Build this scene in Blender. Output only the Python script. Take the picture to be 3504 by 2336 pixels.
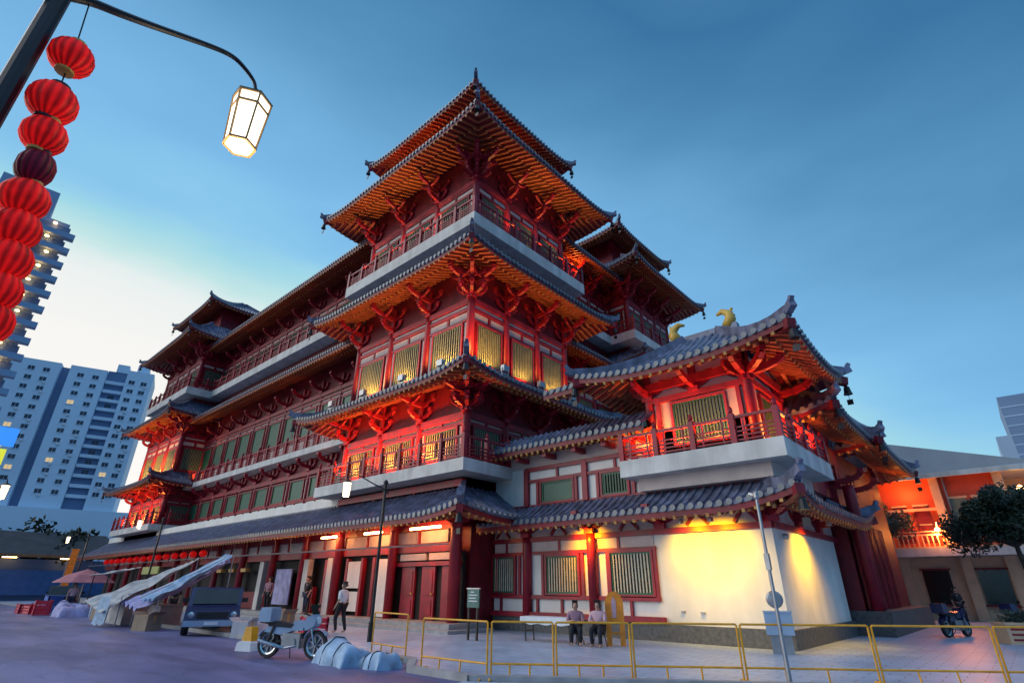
import bpy, math, random
from mathutils import Vector, Matrix
random.seed(7)
R=math.radians
for o in list(bpy.data.objects): bpy.data.objects.remove(o)
sc=bpy.context.scene
col=sc.collection
# ---------------------------------------------------------------- camera
cam=bpy.data.cameras.new('camera'); co=bpy.data.objects.new('camera',cam); col.objects.link(co)
cam.sensor_width=36; cam.lens=18.62; cam.clip_start=.1; cam.clip_end=3000
pitch,roll,yaw=0.435258,0.0064,0.733784
cp,sp=math.cos(pitch),math.sin(pitch); cr,sr=math.cos(roll),math.sin(roll)
RT=Vector((1,0,0)); UP=Vector((0,-sp,cp)); FW=Vector((0,cp,sp))
r2=cr*RT+sr*UP; u2=-sr*RT+cr*UP
MB_=Matrix(((math.cos(yaw),-math.sin(yaw),0),(math.sin(yaw),math.cos(yaw),0),(0,0,1)))
r2=MB_@r2; u2=MB_@u2; FW=MB_@FW
m=Matrix((r2,u2,-FW)).transposed().to_4x4(); m.translation=Vector((0,0,1.6))
co.matrix_world=m; sc.camera=co
# ---------------------------------------------------------------- sky
w=bpy.data.worlds.new('World'); sc.world=w; w.use_nodes=True
nt=w.node_tree; N=nt.nodes; Lk=nt.links; bg=N['Background']
SUN_EL=R(24); SUN_AZ=Vector((-0.72,-0.69,0)).normalized()
tc=N.new('ShaderNodeTexCoord')
dp=N.new('ShaderNodeVectorMath'); dp.operation='DOT_PRODUCT'; dp.inputs[1].default_value=(0.516*0.985,-0.516*0.17,1.0)
Lk.new(tc.outputs['Generated'],dp.inputs[0])
cn=N.new('ShaderNodeTexNoise'); cn.inputs['Scale'].default_value=1.6; cn.inputs['Detail'].default_value=5; cn.inputs['Roughness'].default_value=.45
cmap=N.new('ShaderNodeMapping'); cmap.inputs['Scale'].default_value=(1,1,3.2); cmap.inputs['Rotation'].default_value=(.35,.2,.4); Lk.new(tc.outputs['Generated'],cmap.inputs['Vector']); Lk.new(cmap.outputs[0],cn.inputs['Vector'])
cm=N.new('ShaderNodeMath'); cm.operation='MULTIPLY_ADD'; cm.inputs[1].default_value=-.46; cm.inputs[2].default_value=.21; Lk.new(cn.outputs['Fac'],cm.inputs[0])
ca=N.new('ShaderNodeMath'); ca.operation='ADD'; Lk.new(dp.outputs['Value'],ca.inputs[0]); Lk.new(cm.outputs[0],ca.inputs[1])
mr_=N.new('ShaderNodeMapRange'); mr_.inputs['From Min'].default_value=-.5; mr_.inputs['From Max'].default_value=1.0
Lk.new(ca.outputs[0],mr_.inputs['Value'])
rp=N.new('ShaderNodeValToRGB'); Lk.new(mr_.outputs[0],rp.inputs[0])
stops=[(-.45,(.98,.92,.88)),(-.22,(.88,.87,.84)),(-.10,(.80,.84,.83)),(-.02,(.50,.74,.75)),(.05,(.34,.65,.76)),(.11,(.25,.55,.80)),(.19,(.19,.46,.76)),(.3,(.155,.39,.66)),(.48,(.085,.26,.47)),(.7,(.042,.165,.345)),(.80,(.06,.20,.38)),(.97,(.36,.60,1.0))]  # last stops brighten the unseen sky overhead and behind, to light ground and roofs
els=rp.color_ramp.elements
while len(els)>1: els.remove(els[-1])
for i,(t,c) in enumerate(stops):
    p=(t+.5)/1.5
    e=els[0] if i==0 else els.new(p)
    e.position=p; e.color=(*c,1)
sky=N.new('ShaderNodeTexSky'); sky.sky_type='NISHITA'; sky.sun_disc=False; sky.sun_elevation=R(3); sky.sun_rotation=math.atan2(SUN_AZ.x,SUN_AZ.y)
skb=N.new('ShaderNodeVectorMath'); skb.operation='SCALE'; skb.inputs['Scale'].default_value=.012; Lk.new(sky.outputs[0],skb.inputs[0])
mx=N.new('ShaderNodeMix'); mx.data_type='RGBA'; mx.inputs['Factor'].default_value=.08
Lk.new(rp.outputs[0],mx.inputs['A']); Lk.new(skb.outputs[0],mx.inputs['B'])
Lk.new(mx.outputs['Result'],bg.inputs['Color']); bg.inputs['Strength'].default_value=1.0
# ---------------------------------------------------------------- sun (very soft dusk glow)
sl=bpy.data.lights.new('sun','SUN'); sl.energy=2.0; sl.angle=R(70); sl.color=(1,.93,.86)
so=bpy.data.objects.new('sun',sl); col.objects.link(so)
sdir=Vector((SUN_AZ.x*math.cos(SUN_EL),SUN_AZ.y*math.cos(SUN_EL),math.sin(SUN_EL)))
so.rotation_euler=sdir.to_track_quat('Z','Y').to_euler()
sc.view_settings.view_transform='Standard'; sc.view_settings.look='None'; sc.view_settings.exposure=0.2; sc.view_settings.gamma=1
sc.cycles.use_denoising=True
sc.cycles.max_bounces=6; sc.cycles.sample_clamp_indirect=4
# ---------------------------------------------------------------- materials
def mat(name,c,rough=.6,noise=.18,scale=3.0,metal=0,emit=None,es=0,bump=0,spec=.5,c2=None,detail=4,streak=0):
    m=bpy.data.materials.new(name); m.use_nodes=True; n=m.node_tree.nodes; l=m.node_tree.links; b=n['Principled BSDF']
    b.inputs['Roughness'].default_value=rough; b.inputs['Metallic'].default_value=metal; b.inputs['Specular IOR Level'].default_value=spec
    t=n.new('ShaderNodeTexCoord'); nz=n.new('ShaderNodeTexNoise'); nz.inputs['Scale'].default_value=scale; nz.inputs['Detail'].default_value=detail
    l.new(t.outputs['Object'],nz.inputs['Vector'])
    rp=n.new('ShaderNodeValToRGB'); l.new(nz.outputs['Fac'],rp.inputs[0])
    a=tuple(max(0,x*(1-noise)) for x in c); d=c2 or tuple(min(1,x*(1+noise)) for x in c)
    rp.color_ramp.elements[0].position=.3; rp.color_ramp.elements[1].position=.7
    rp.color_ramp.elements[0].color=(*a,1); rp.color_ramp.elements[1].color=(*d,1)
    if streak:
        mp=n.new('ShaderNodeMapping'); mp.inputs['Scale'].default_value=(1.1,1.1,.2); l.new(t.outputs['Object'],mp.inputs['Vector'])
        n2=n.new('ShaderNodeTexNoise'); n2.inputs['Scale'].default_value=2.0; n2.inputs['Detail'].default_value=7; l.new(mp.outputs[0],n2.inputs['Vector'])
        r2_=n.new('ShaderNodeMapRange'); r2_.inputs['From Min'].default_value=.35; r2_.inputs['From Max'].default_value=.62; r2_.inputs['To Min'].default_value=1-streak; r2_.inputs['To Max'].default_value=1; l.new(n2.outputs['Fac'],r2_.inputs['Value'])
        mm=n.new('ShaderNodeMix'); mm.data_type='RGBA'; mm.blend_type='MULTIPLY'; mm.inputs['Factor'].default_value=1; l.new(rp.outputs[0],mm.inputs['A']); l.new(r2_.outputs[0],mm.inputs['B']); l.new(mm.outputs['Result'],b.inputs['Base Color'])
        r3=n.new('ShaderNodeMapRange'); r3.inputs['To Min'].default_value=max(.05,rough-.12); r3.inputs['To Max'].default_value=rough+.2; l.new(n2.outputs['Fac'],r3.inputs['Value']); l.new(r3.outputs[0],b.inputs['Roughness'])
    else: l.new(rp.outputs[0],b.inputs['Base Color'])
    if bump:
        bm=n.new('ShaderNodeBump'); bm.inputs['Strength'].default_value=bump; l.new(nz.outputs['Fac'],bm.inputs['Height']); l.new(bm.outputs[0],b.inputs['Normal'])
    if emit: b.inputs['Emission Color'].default_value=(*emit,1); b.inputs['Emission Strength'].default_value=es
    return m
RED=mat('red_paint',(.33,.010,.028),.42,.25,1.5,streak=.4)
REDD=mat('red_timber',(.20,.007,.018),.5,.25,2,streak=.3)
TILE=mat('roof_tile',(.15,.17,.26),.32,.4,2.5,bump=.2,streak=.5)
LEDGE=mat('grey_render',(.62,.61,.58),.7,.14,1.2,bump=.05,streak=.22)
WHITE=mat('white_plaster',(.80,.77,.71),.8,.08,.9,bump=.05,streak=.09)
TRANS=mat('pale_panel',(.56,.46,.42),.7,.12,2)
CREAMB=mat('cream_bar_paint',(.58,.54,.40),.5,.12,4)
BARS=mat('window_bar_paint',(.20,.23,.15),.5,.15,4)
GREENB=mat('green_bar_paint',(.05,.11,.06),.5,.2,4)
GREEN=mat('green_frame_paint',(.012,.11,.05),.45,.2,3)
GLASS=mat('dark_glass',(.012,.02,.018),.12,.3,2)
GREENP=mat('green_shutter',(.015,.10,.06),.4,.2,2)
GOLD=mat('gold_paint',(.62,.38,.06),.4,.15,4)
OCHRE=mat('ochre_end_paint',(.55,.30,.08),.5,.2,6)
STONE=mat('granite_plinth',(.10,.10,.10),.6,.35,8,bump=.1)
STEPM=mat('pale_stone',(.34,.33,.33),.55,.2,4,bump=.05)
DARK=mat('interior_shade_paint',(.012,.01,.01),.8,.3,2)
METAL=mat('dark_metal',(.03,.03,.032),.4,.2,3,metal=.6)
STEEL=mat('grey_metal',(.35,.35,.36),.35,.15,3,metal=.7)
YEL=mat('yellow_rail_paint',(.72,.33,.01),.4,.18,5)
def lantern_mat(name,c,es):
    m=bpy.data.materials.new(name); m.use_nodes=True; n=m.node_tree.nodes; l=m.node_tree.links; b=n['Principled BSDF']; b.inputs['Roughness'].default_value=.6; b.inputs['Specular IOR Level'].default_value=.2
    t=n.new('ShaderNodeTexCoord'); sx=n.new('ShaderNodeSeparateXYZ'); l.new(t.outputs['Object'],sx.inputs[0])
    at=n.new('ShaderNodeMath'); at.operation='ARCTAN2'; l.new(sx.outputs['X'],at.inputs[0]); l.new(sx.outputs['Y'],at.inputs[1])
    mu=n.new('ShaderNodeMath'); mu.operation='MULTIPLY'; mu.inputs[1].default_value=16; l.new(at.outputs[0],mu.inputs[0]); si=n.new('ShaderNodeMath'); si.operation='SINE'; l.new(mu.outputs[0],si.inputs[0])
    nz=n.new('ShaderNodeTexNoise'); nz.inputs['Scale'].default_value=9; nz.inputs['Detail'].default_value=5; l.new(t.outputs['Object'],nz.inputs['Vector'])
    ad=n.new('ShaderNodeMath'); ad.operation='MULTIPLY_ADD'; ad.inputs[1].default_value=.22; l.new(si.outputs[0],ad.inputs[0]); l.new(nz.outputs['Fac'],ad.inputs[2])
    r=n.new('ShaderNodeValToRGB'); r.color_ramp.elements[0].position=.25; r.color_ramp.elements[1].position=.75; r.color_ramp.elements[0].color=(c[0]*.3,c[1]*.3,c[2]*.3,1); r.color_ramp.elements[1].color=(*c,1); l.new(ad.outputs[0],r.inputs[0]); l.new(r.outputs[0],b.inputs['Base Color']); l.new(r.outputs[0],b.inputs['Emission Color']); b.inputs['Emission Strength'].default_value=es
    bm=n.new('ShaderNodeBump'); bm.inputs['Strength'].default_value=.4; bm.inputs['Distance'].default_value=.01; l.new(si.outputs[0],bm.inputs['Height']); l.new(bm.outputs[0],b.inputs['Normal'])
    return m
LANT=lantern_mat('red_lantern_paper',(.62,.006,.006),.6)
LGLASS=mat('lit_lantern_glass',(.9,.85,.7),.4,.02,3,emit=(1,.86,.62),es=2.4)
LWOOD=mat('lantern_frame',(.45,.24,.07),.5,.2,4)
TUBE=mat('fluorescent_tube',(1,.8,.4),.4,.02,3,emit=(1,.55,.16),es=30)
BULB=mat('lamp_bulb',(1,.7,.3),.4,.02,3,emit=(1,.5,.15),es=14)
WBULB=mat('white_bulb',(1,.9,.8),.4,.02,3,emit=(1,.82,.62),es=12)
FAB_G=mat('grey_canvas',(.40,.40,.40),.8,.3,3.0,bump=.7,detail=8)
FAB_L=mat('lavender_canvas',(.34,.33,.55),.75,.3,3.0,bump=.7,detail=8)
FAB_B=mat('pale_blue_canvas',(.27,.40,.55),.65,.3,3.5,bump=.8,detail=8)
FAB_R=mat('rose_canvas',(.45,.16,.18),.75,.2,1.5,bump=.2)
NAVY=mat('navy_car_paint',(.02,.025,.085),.25,.15,2)
BLUEM=mat('blue_paint',(.04,.13,.3),.3,.15,2)
SILV=mat('silver_blue_paint',(.28,.38,.52),.25,.12,2)
RUB=mat('black_rubber',(.015,.015,.016),.7,.2,5)
CHROME=mat('chrome',(.6,.6,.62),.15,.05,3,metal=1)
ORA=mat('orange_cloth',(.80,.26,.02),.6,.2,5)
SKIN=mat('skin',(.45,.26,.19),.55,.08,5)
HAIR=mat('dark_hair',(.015,.011,.01),.5,.2,8)
PINK=mat('pink_shirt',(.55,.34,.38),.8,.12,5)
MAUVE=mat('mauve_shirt',(.32,.17,.22),.8,.12,5)
NAVYC=mat('navy_cloth',(.02,.03,.07),.8,.15,5)
BLACK=mat('black_cloth',(.015,.015,.02),.8,.2,5)
LEAF=mat('dark_leaf',(.018,.034,.016),.55,.4,1.5)
BARK=mat('bark',(.06,.045,.035),.9,.3,6,bump=.3)
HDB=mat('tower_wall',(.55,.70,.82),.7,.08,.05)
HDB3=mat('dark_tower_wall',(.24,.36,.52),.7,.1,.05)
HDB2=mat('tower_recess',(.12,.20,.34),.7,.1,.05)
HWIN=mat('tower_window',(.03,.05,.08),.2,.3,1)
HLIT=mat('lit_tower_window',(.5,.4,.2),.4,.1,1,emit=(1,.66,.3),es=.5)
CLOTH=mat('white_cloth',(.68,.7,.72),.8,.06,3)
ORWALL=mat('orange_red_wall',(.55,.08,.03),.6,.15,1)
CREAM=mat('cream_plaster',(.6,.42,.27),.7,.12,2)
GREYROOF=mat('grey_roof',(.36,.37,.38),.6,.08,1)
SIGNM=mat('green_board',(.05,.13,.11),.5,.15,4)
CYAN=mat('blue_screen',(.05,.25,.7),.4,.1,3,emit=(.05,.3,1),es=.7)
LIME=mat('yellow_screen',(.6,.6,.05),.4,.1,3,emit=(.8,.8,.05),es=.7)
def brick_mat(name,c1,c2,mortar,bw,bh,rough,scale=1,off=.5,bump=.1):
    m=bpy.data.materials.new(name); m.use_nodes=True; n=m.node_tree.nodes; l=m.node_tree.links; b=n['Principled BSDF']
    t=n.new('ShaderNodeTexCoord'); br=n.new('ShaderNodeTexBrick'); br.inputs['Scale'].default_value=scale
    br.inputs['Brick Width'].default_value=bw; br.inputs['Row Height'].default_value=bh; br.inputs['Mortar Size'].default_value=.012; br.offset=off
    br.inputs['Color1'].default_value=(*c1,1); br.inputs['Color2'].default_value=(*c2,1); br.inputs['Mortar'].default_value=(*mortar,1)
    l.new(t.outputs['Object'],br.inputs['Vector'])
    nz=n.new('ShaderNodeTexNoise'); nz.inputs['Scale'].default_value=.8; nz.inputs['Detail'].default_value=6; l.new(t.outputs['Object'],nz.inputs['Vector'])
    mx=n.new('ShaderNodeMix'); mx.data_type='RGBA'; mx.blend_type='MULTIPLY'; mx.inputs['Factor'].default_value=.38
    l.new(br.outputs['Color'],mx.inputs['A']); l.new(nz.outputs['Fac'],mx.inputs['B']); 
    rp=n.new('ShaderNodeMapRange'); rp.inputs['To Min'].default_value=rough-.15; rp.inputs['To Max'].default_value=rough+.2; l.new(nz.outputs['Fac'],rp.inputs['Value'])
    l.new(rp.outputs[0],b.inputs['Roughness']); l.new(mx.outputs['Result'],b.inputs['Base Color'])
    bm=n.new('ShaderNodeBump'); bm.inputs['Strength'].default_value=bump; l.new(br.outputs['Fac'],bm.inputs['Height']); bm.invert=True; l.new(bm.outputs[0],b.inputs['Normal'])
    return m
PAVE=brick_mat('paving_tile',(.50,.60,.76),(.42,.51,.66),(.19,.22,.28),.6,.3,.38)  # blue of the skylight is put into the tile colours
def asphalt():
    m=bpy.data.materials.new('asphalt'); m.use_nodes=True; n=m.node_tree.nodes; l=m.node_tree.links; b=n['Principled BSDF']; t=n.new('ShaderNodeTexCoord')
    def nz(sc,det,stretch=(1,1,1)):
        mp=n.new('ShaderNodeMapping'); mp.inputs['Scale'].default_value=stretch; l.new(t.outputs['Object'],mp.inputs['Vector']); x=n.new('ShaderNodeTexNoise'); x.inputs['Scale'].default_value=sc; x.inputs['Detail'].default_value=det; l.new(mp.outputs[0],x.inputs['Vector']); return x
    def ramp(src,p0,c0,p1,c1):
        r=n.new('ShaderNodeValToRGB'); r.color_ramp.elements[0].position=p0; r.color_ramp.elements[0].color=(*c0,1); r.color_ramp.elements[1].position=p1; r.color_ramp.elements[1].color=(*c1,1); l.new(src,r.inputs[0]); return r
    def mul(a_,b_,f=1):
        x=n.new('ShaderNodeMix'); x.data_type='RGBA'; x.blend_type='MULTIPLY'; x.inputs['Factor'].default_value=f; l.new(a_,x.inputs['A']); l.new(b_,x.inputs['B']); return x.outputs['Result']
    base=ramp(nz(.5,8,(.35,1.2,1)).outputs['Fac'],.35,(.09,.10,.23),.65,(.20,.20,.42))  # purple-blue cast of the skylight is put into the asphalt colour
    fine=nz(38,3); grit=ramp(fine.outputs['Fac'],.3,(.55,.55,.55),.7,(1.1,1.1,1.1))
    pat=ramp(nz(.9,2,(.25,1,1)).outputs['Fac'],.50,(1,1,1),.53,(.62,.62,.68))
    v=n.new('ShaderNodeTexVoronoi'); v.feature='DISTANCE_TO_EDGE'; v.inputs['Scale'].default_value=.55; dn=nz(1.5,4); l.new(dn.outputs['Color'],v.inputs['Vector'])
    va=n.new('ShaderNodeVectorMath'); va.operation='ADD'; l.new(t.outputs['Object'],va.inputs[0]); l.new(dn.outputs['Color'],va.inputs[1]); l.new(va.outputs[0],v.inputs['Vector'])
    crk=ramp(v.outputs['Distance'],.0,(.35,.35,.4),.012,(1,1,1))
    c=mul(mul(mul(base.outputs[0],grit.outputs[0]),pat.outputs[0],.6),crk.outputs[0],.7); l.new(c,b.inputs['Base Color'])
    rr=n.new('ShaderNodeMapRange'); rr.inputs['To Min'].default_value=.32; rr.inputs['To Max'].default_value=.75; l.new(nz(.8,5,(.3,1,1)).outputs['Fac'],rr.inputs['Value']); l.new(rr.outputs[0],b.inputs['Roughness'])
    bm=n.new('ShaderNodeBump'); bm.inputs['Strength'].default_value=.25; bm.inputs['Distance'].default_value=.02; l.new(fine.outputs['Fac'],bm.inputs['Height']); l.new(bm.outputs[0],b.inputs['Normal'])
    return m
ROADM=asphalt()
KERBM=mat('kerb_stone',(.30,.30,.31),.7,.2,3)
GROUNDM=mat('far_ground',(.10,.10,.10),.9,.2,.1)
# ---------------------------------------------------------------- mesh builder
class MB:
    def __init__(s): s.v=[]; s.f=[]
    def add(s,vs,fs):
        b=len(s.v); s.v+= [tuple(v) for v in vs]; s.f+=[tuple(i+b for i in f) for f in fs]
    def box(s,x0,x1,y0,y1,z0,z1):
        s.add([(x0,y0,z0),(x1,y0,z0),(x1,y1,z0),(x0,y1,z0),(x0,y0,z1),(x1,y0,z1),(x1,y1,z1),(x0,y1,z1)],
              [(0,3,2,1),(4,5,6,7),(0,1,5,4),(1,2,6,5),(2,3,7,6),(3,0,4,7)])
    def bar(s,a,b,w,h,up=(0,0,1)):
        a=Vector(a); b=Vector(b); d=(b-a).normalized(); u=Vector(up); x=d.cross(u)
        if x.length<1e-4: x=d.cross(Vector((1,0,0)))
        x.normalize(); u=x.cross(d)
        P=[]
        for c in (a,b):
            for i,j in ((-1,-1),(1,-1),(1,1),(-1,1)): P.append(c+x*(i*w/2)+u*(j*h/2))
        s.add(P,[(0,3,2,1),(4,5,6,7),(0,1,5,4),(1,2,6,5),(2,3,7,6),(3,0,4,7)])
    def tube(s,pts,r,n=8,caps=True):
        pts=[Vector(p) for p in pts]; rs=r if isinstance(r,(list,tuple)) else [r]*len(pts)
        b=len(s.v); prev=None
        for i,p in enumerate(pts):
            d=(pts[min(i+1,len(pts)-1)]-pts[max(i-1,0)]).normalized()
            if prev is None:
                x=d.cross(Vector((0,0,1)))
                if x.length<1e-3: x=Vector((1,0,0))
            else: x=prev-d*prev.dot(d)
            x.normalize(); prev=x; y=d.cross(x)
            for k in range(n):
                a=2*math.pi*k/n; s.v.append(tuple(p+(x*math.cos(a)+y*math.sin(a))*rs[i]))
        for i in range(len(pts)-1):
            for k in range(n): s.f.append((b+i*n+k,b+i*n+(k+1)%n,b+(i+1)*n+(k+1)%n,b+(i+1)*n+k))
        if caps:
            s.f.append(tuple(b+k for k in reversed(range(n)))); e=b+(len(pts)-1)*n; s.f.append(tuple(e+k for k in range(n)))
    def lathe(s,prof,c=(0,0,0),n=16,ax=None):
        b=len(s.v); c=Vector(c)
        for r,z in prof:
            for k in range(n):
                a=2*math.pi*k/n; p=Vector((r*math.cos(a),r*math.sin(a),z))
                if ax: p=ax@p
                s.v.append(tuple(c+p))
        for i in range(len(prof)-1):
            for k in range(n): s.f.append((b+i*n+k,b+i*n+(k+1)%n,b+(i+1)*n+(k+1)%n,b+(i+1)*n+k))
        s.f.append(tuple(b+k for k in reversed(range(n)))); e=b+(len(prof)-1)*n; s.f.append(tuple(e+k for k in range(n)))
    def prism(s,poly,a,b,plane='xz'):
        # poly 2d extruded between a,b on the remaining axis
        n=len(poly); P=[]
        for t in (a,b):
            for (p,q) in poly: P.append((p,t,q) if plane=='xz' else ((t,p,q) if plane=='yz' else (p,q,t)))
        s.add(P,[tuple(range(n)),tuple(n+k for k in reversed(range(n)))]+[(k,n+k,n+(k+1)%n,(k+1)%n) for k in range(n)])
    def mesh(s,name,m,smooth=False):
        me=bpy.data.meshes.new(name); me.from_pydata(s.v,[],s.f); me.materials.append(m); me.update()
        if smooth:
            for p in me.polygons: p.use_smooth=True
        return me
def put(name,me,parent=None,loc=(0,0,0),rot=0):
    o=bpy.data.objects.new(name,me); col.objects.link(o); o.location=loc; o.rotation_euler=(0,0,rot)
    if parent is not None: o.parent=parent
    lastput[0]=o; return o
lastput=[None]
def obj(name,mb,m,parent=None,loc=(0,0,0),rot=0,smooth=False):
    return put(name,mb.mesh(name,m,smooth),parent,loc,rot)
def wobj(name,mb,m,parent,smooth=False):      # mesh in world coordinates under an unrotated root
    return obj(name,mb,m,parent,-Vector(parent.location),0,smooth)
def tag(o,label=None,cat=None,group=None,kind=None):
    if label: o['label']=label
    if cat: o['category']=cat
    if group: o['group']=group
    if kind: o['kind']=kind
    return o
def thing(name,label,cat,loc=(0,0,0),rot=0,group=None):
    o=bpy.data.objects.new(name,None); col.objects.link(o); o.location=loc; o.rotation_euler=(0,0,rot); o.empty_display_size=.2
    return tag(o,label,cat,group)
def copy_tree(o,parent=None):
    c=o.copy(); col.objects.link(c)
    if parent is not None: c.parent=parent
    for ch in list(o.children): copy_tree(ch,c)
    return c
def light(kind,loc,power,color,to=None,size=.15,spot=150,blend=.6,sx=None,sy=None):
    l=bpy.data.lights.new('lamp_light',kind); l.energy=power; l.color=color
    if kind=='AREA':
        l.shape='RECTANGLE'; l.size=sx or size; l.size_y=sy or size
    else: l.shadow_soft_size=size
    if kind=='SPOT': l.spot_size=R(spot); l.spot_blend=blend
    o=bpy.data.objects.new('lamp_light',l); col.objects.link(o); o.location=loc
    if to is not None: o.rotation_euler=(Vector(to)-Vector(loc)).to_track_quat('-Z','Y').to_euler()
    return o
AMB=(1,.44,.09); ORG=(1,.27,.05); WRM=(1,.78,.5)

# ---------------------------------------------------------------- ground
g=MB(); g.box(-1500,1500,-1500,1500,-.6,-.05); tag(obj('ground',g,GROUNDM),kind='structure')
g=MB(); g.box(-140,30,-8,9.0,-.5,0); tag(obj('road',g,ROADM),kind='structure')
PL=[(-140,9.0),(-11.3,9.0),(-10.2,8.05),(-8.4,8.05),(-1.0,13.2),(2.2,16.2),(30,34),(30,70),(-140,70)]
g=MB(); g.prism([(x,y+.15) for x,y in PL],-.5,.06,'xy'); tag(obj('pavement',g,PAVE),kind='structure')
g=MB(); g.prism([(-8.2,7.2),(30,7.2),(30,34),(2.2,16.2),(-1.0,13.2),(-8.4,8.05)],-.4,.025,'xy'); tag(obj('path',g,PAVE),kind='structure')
g=MB()
for (a,b) in zip(PL[:6],PL[1:7]): g.bar((a[0],a[1]+.15,-.0),(b[0],b[1]+.15,-.0),.18,.24)
tag(obj('kerb',g,KERBM),kind='structure')
g=MB(); 
g.box(-90,-16.2,14.6,17,-.3,.18); g.box(-90,-16.6,15.0,17,.18,.36)
tag(obj('steps',g,STEPM),kind='structure')

# ---------------------------------------------------------------- temple toolkit (local face frame: x along, -y outward)
def T_(side,rect):
    x0,x1,y0,y1=rect
    if side=='F': return lambda s,d,z:(x0+s,y0-d,z)
    if side=='R': return lambda s,d,z:(x1+d,y0+s,z)
    if side=='B': return lambda s,d,z:(x1-s,y1+d,z)
    return lambda s,d,z:(x0-d,y1-s,z)
def LEN(side,rect): return rect[1]-rect[0] if side in 'FB' else rect[3]-rect[2]
class Roof:
    def __init__(s): s.hs=[]; s.ra=MB(); s.t=MB(); s.s=MB(); s.e=MB(); s.r=MB(); s.f=MB()
    def side(o,T,L,e,z_in,z_e,lift,ml,mr,zs_in=None,se=None,sp=.30,ra=.36,rolls=True,conc=.35,LR=3.0,gold=True):
        """tile slope + soffit with two rows of rafters. se = soffit depth (from outer edge)."""
        se=se if se is not None else e
        s0=-e if ml else 0.; s1=L+e if mr else L
        def lf(s):
            v=0
            if ml: v+=max(0,1-(s+e)/LR)**2
            if mr: v+=max(0,1-(L+e-s)/LR)**2
            return lift*v
        def din(s): return max(0,-s if ml else 0,s-L if mr else 0)
        def h(s,d):
            t=d/e; return z_in-(z_in-z_e)*((1+conc)*t-conc*t*t)+lf(s)*t*t
        d_s=e-se
        def hs(s,d):
            t=(d-d_s)/se; return zs_in+(z_e-.26-zs_in)*t+lf(s)*(d/e)**2
        n=max(2,int((s1-s0)/.6)); S=[s0+(s1-s0)*i/n for i in range(n+1)]
        ND=5; P=[]
        for s in S:
            di=din(s)
            for k in range(ND+1):
                d=di+(e-di)*k/ND; P.append(T(s,d,h(s,d)))
        F=[]
        for i in range(n):
            for k in range(ND):
                a=i*(ND+1)+k; F.append((a,a+ND+1,a+ND+2,a+1))
        o.t.add(P,F)
        # fascia
        for i in range(n):
            a,b=S[i],S[i+1]
            o.t.add([T(a,e,h(a,e)),T(b,e,h(b,e)),T(b,e,h(b,e)-.10),T(a,e,h(a,e)-.10)],[(0,1,2,3)])
            o.f.add([T(a,e-.02,h(a,e)-.10),T(b,e-.02,h(b,e)-.10),T(b,e-.02,h(b,e)-.28),T(a,e-.02,h(a,e)-.28)],[(0,1,2,3)])
        if rolls:
            m_=int((s1-s0)/sp); r=.085
            for i in range(m_):
                s=s0+(i+.5)*(s1-s0)/m_; di=din(s)
                if e-di<.15: continue
                P=[]; nd=4
                for k in range(nd+1):
                    d=di+(e+.06-di)*k/nd; z=h(s,min(d,e))
                    for a in (0,60,120,180): P.append(T(s+r*math.cos(R(a)),d,z-.02+r*1.15*math.sin(R(a))))
                F=[]
                for k in range(nd):
                    for q in range(3): F.append((k*4+q,k*4+q+1,k*4+q+5,k*4+q+4))
                o.t.add(P,F)
                # round end cap
                b=[]
                for a in range(0,360,45): b.append(T(s+.1*math.cos(R(a)),e+.065,h(s,e)+.0+.1*math.sin(R(a))))
                o.e.add(b,[tuple(range(8))])
        if zs_in is not None:
            P=[]
            for s in S:
                di=max(din(s),d_s)
                for k in range(4):
                    d=di+(e-.03-di)*k/3; P.append(T(s,d,hs(s,d)))
            F=[]
            for i in range(n):
                for k in range(3):
                    a=i*4+k; F.append((a,a+4,a+5,a+1))
            o.s.add(P,F)
            m_=int((s1-s0)/ra)
            for i in range(m_):
                s=s0+(i+.5)*(s1-s0)/m_; di=max(din(s),d_s)
                if e-di<.2: continue
                for (da,db,dz,wd) in ((di,e-.05,-.06,.11),(di,d_s+se*.62,-.17,.12)):
                    if db-da<.15: continue
                    a=Vector(T(s,da,hs(s,da)+dz)); b=Vector(T(s,db,hs(s,db)+dz)); o.ra.bar(a,b,wd,.12)
                    if gold:
                        q=(b-a).normalized(); o.r.bar(b,b+q*.015,wd*.9,.11)
    def hip(o,a,b,z_in,z_e,lift,n=6,w=.22,over=.35):
        pts=[]
        for k in range(n+1):
            t=k/n; x=a[0]+(b[0]-a[0])*t; y=a[1]+(b[1]-a[1])*t
            z=z_in-(z_in-z_e)*(1.35*t-.35*t*t)+lift*t*t*t
            pts.append(Vector((x,y,z+.12)))
        d=(Vector((b[0],b[1],0))-Vector((a[0],a[1],0))).normalized()
        o.h=MB(); o.hs.append(o.h)
        for p,q in zip(pts,pts[1:]): o.h.bar(p,q,w,.34)
        e=pts[-1]; o.h.bar(e,e+d*over*.9+Vector((0,0,.12)),w*.95,.26); o.h.bar(e+d*over*.55+Vector((0,0,.14)),e+d*over*.95+Vector((0,0,.34)),w*.6,.13)
        # under-hip corner beam
        o.s.bar(Vector((a[0],a[1],z_in-.9)) if False else pts[max(0,n-4)]-Vector((0,0,.62)),e+d*.05-Vector((0,0,.42)),.26,.3)
    def done(o,root,name='roof',bell=None):
        t=wobj(name,o.t,TILE,root)
        if o.e.f: obj('tile_end',o.e,STEEL_T,t)['kind']='stuff'
        for q in o.hs: obj('ridge',q,TILE,t)
        if o.f.f: obj('fascia',o.f,REDD,t)
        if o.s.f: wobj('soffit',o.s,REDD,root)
        if o.ra.f: wobj('rafter',o.ra,RAFT,root)['kind']='stuff'
        if o.r.f: wobj('rafter_end',o.r,OCHRE,root)['kind']='stuff'
        return t
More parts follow.
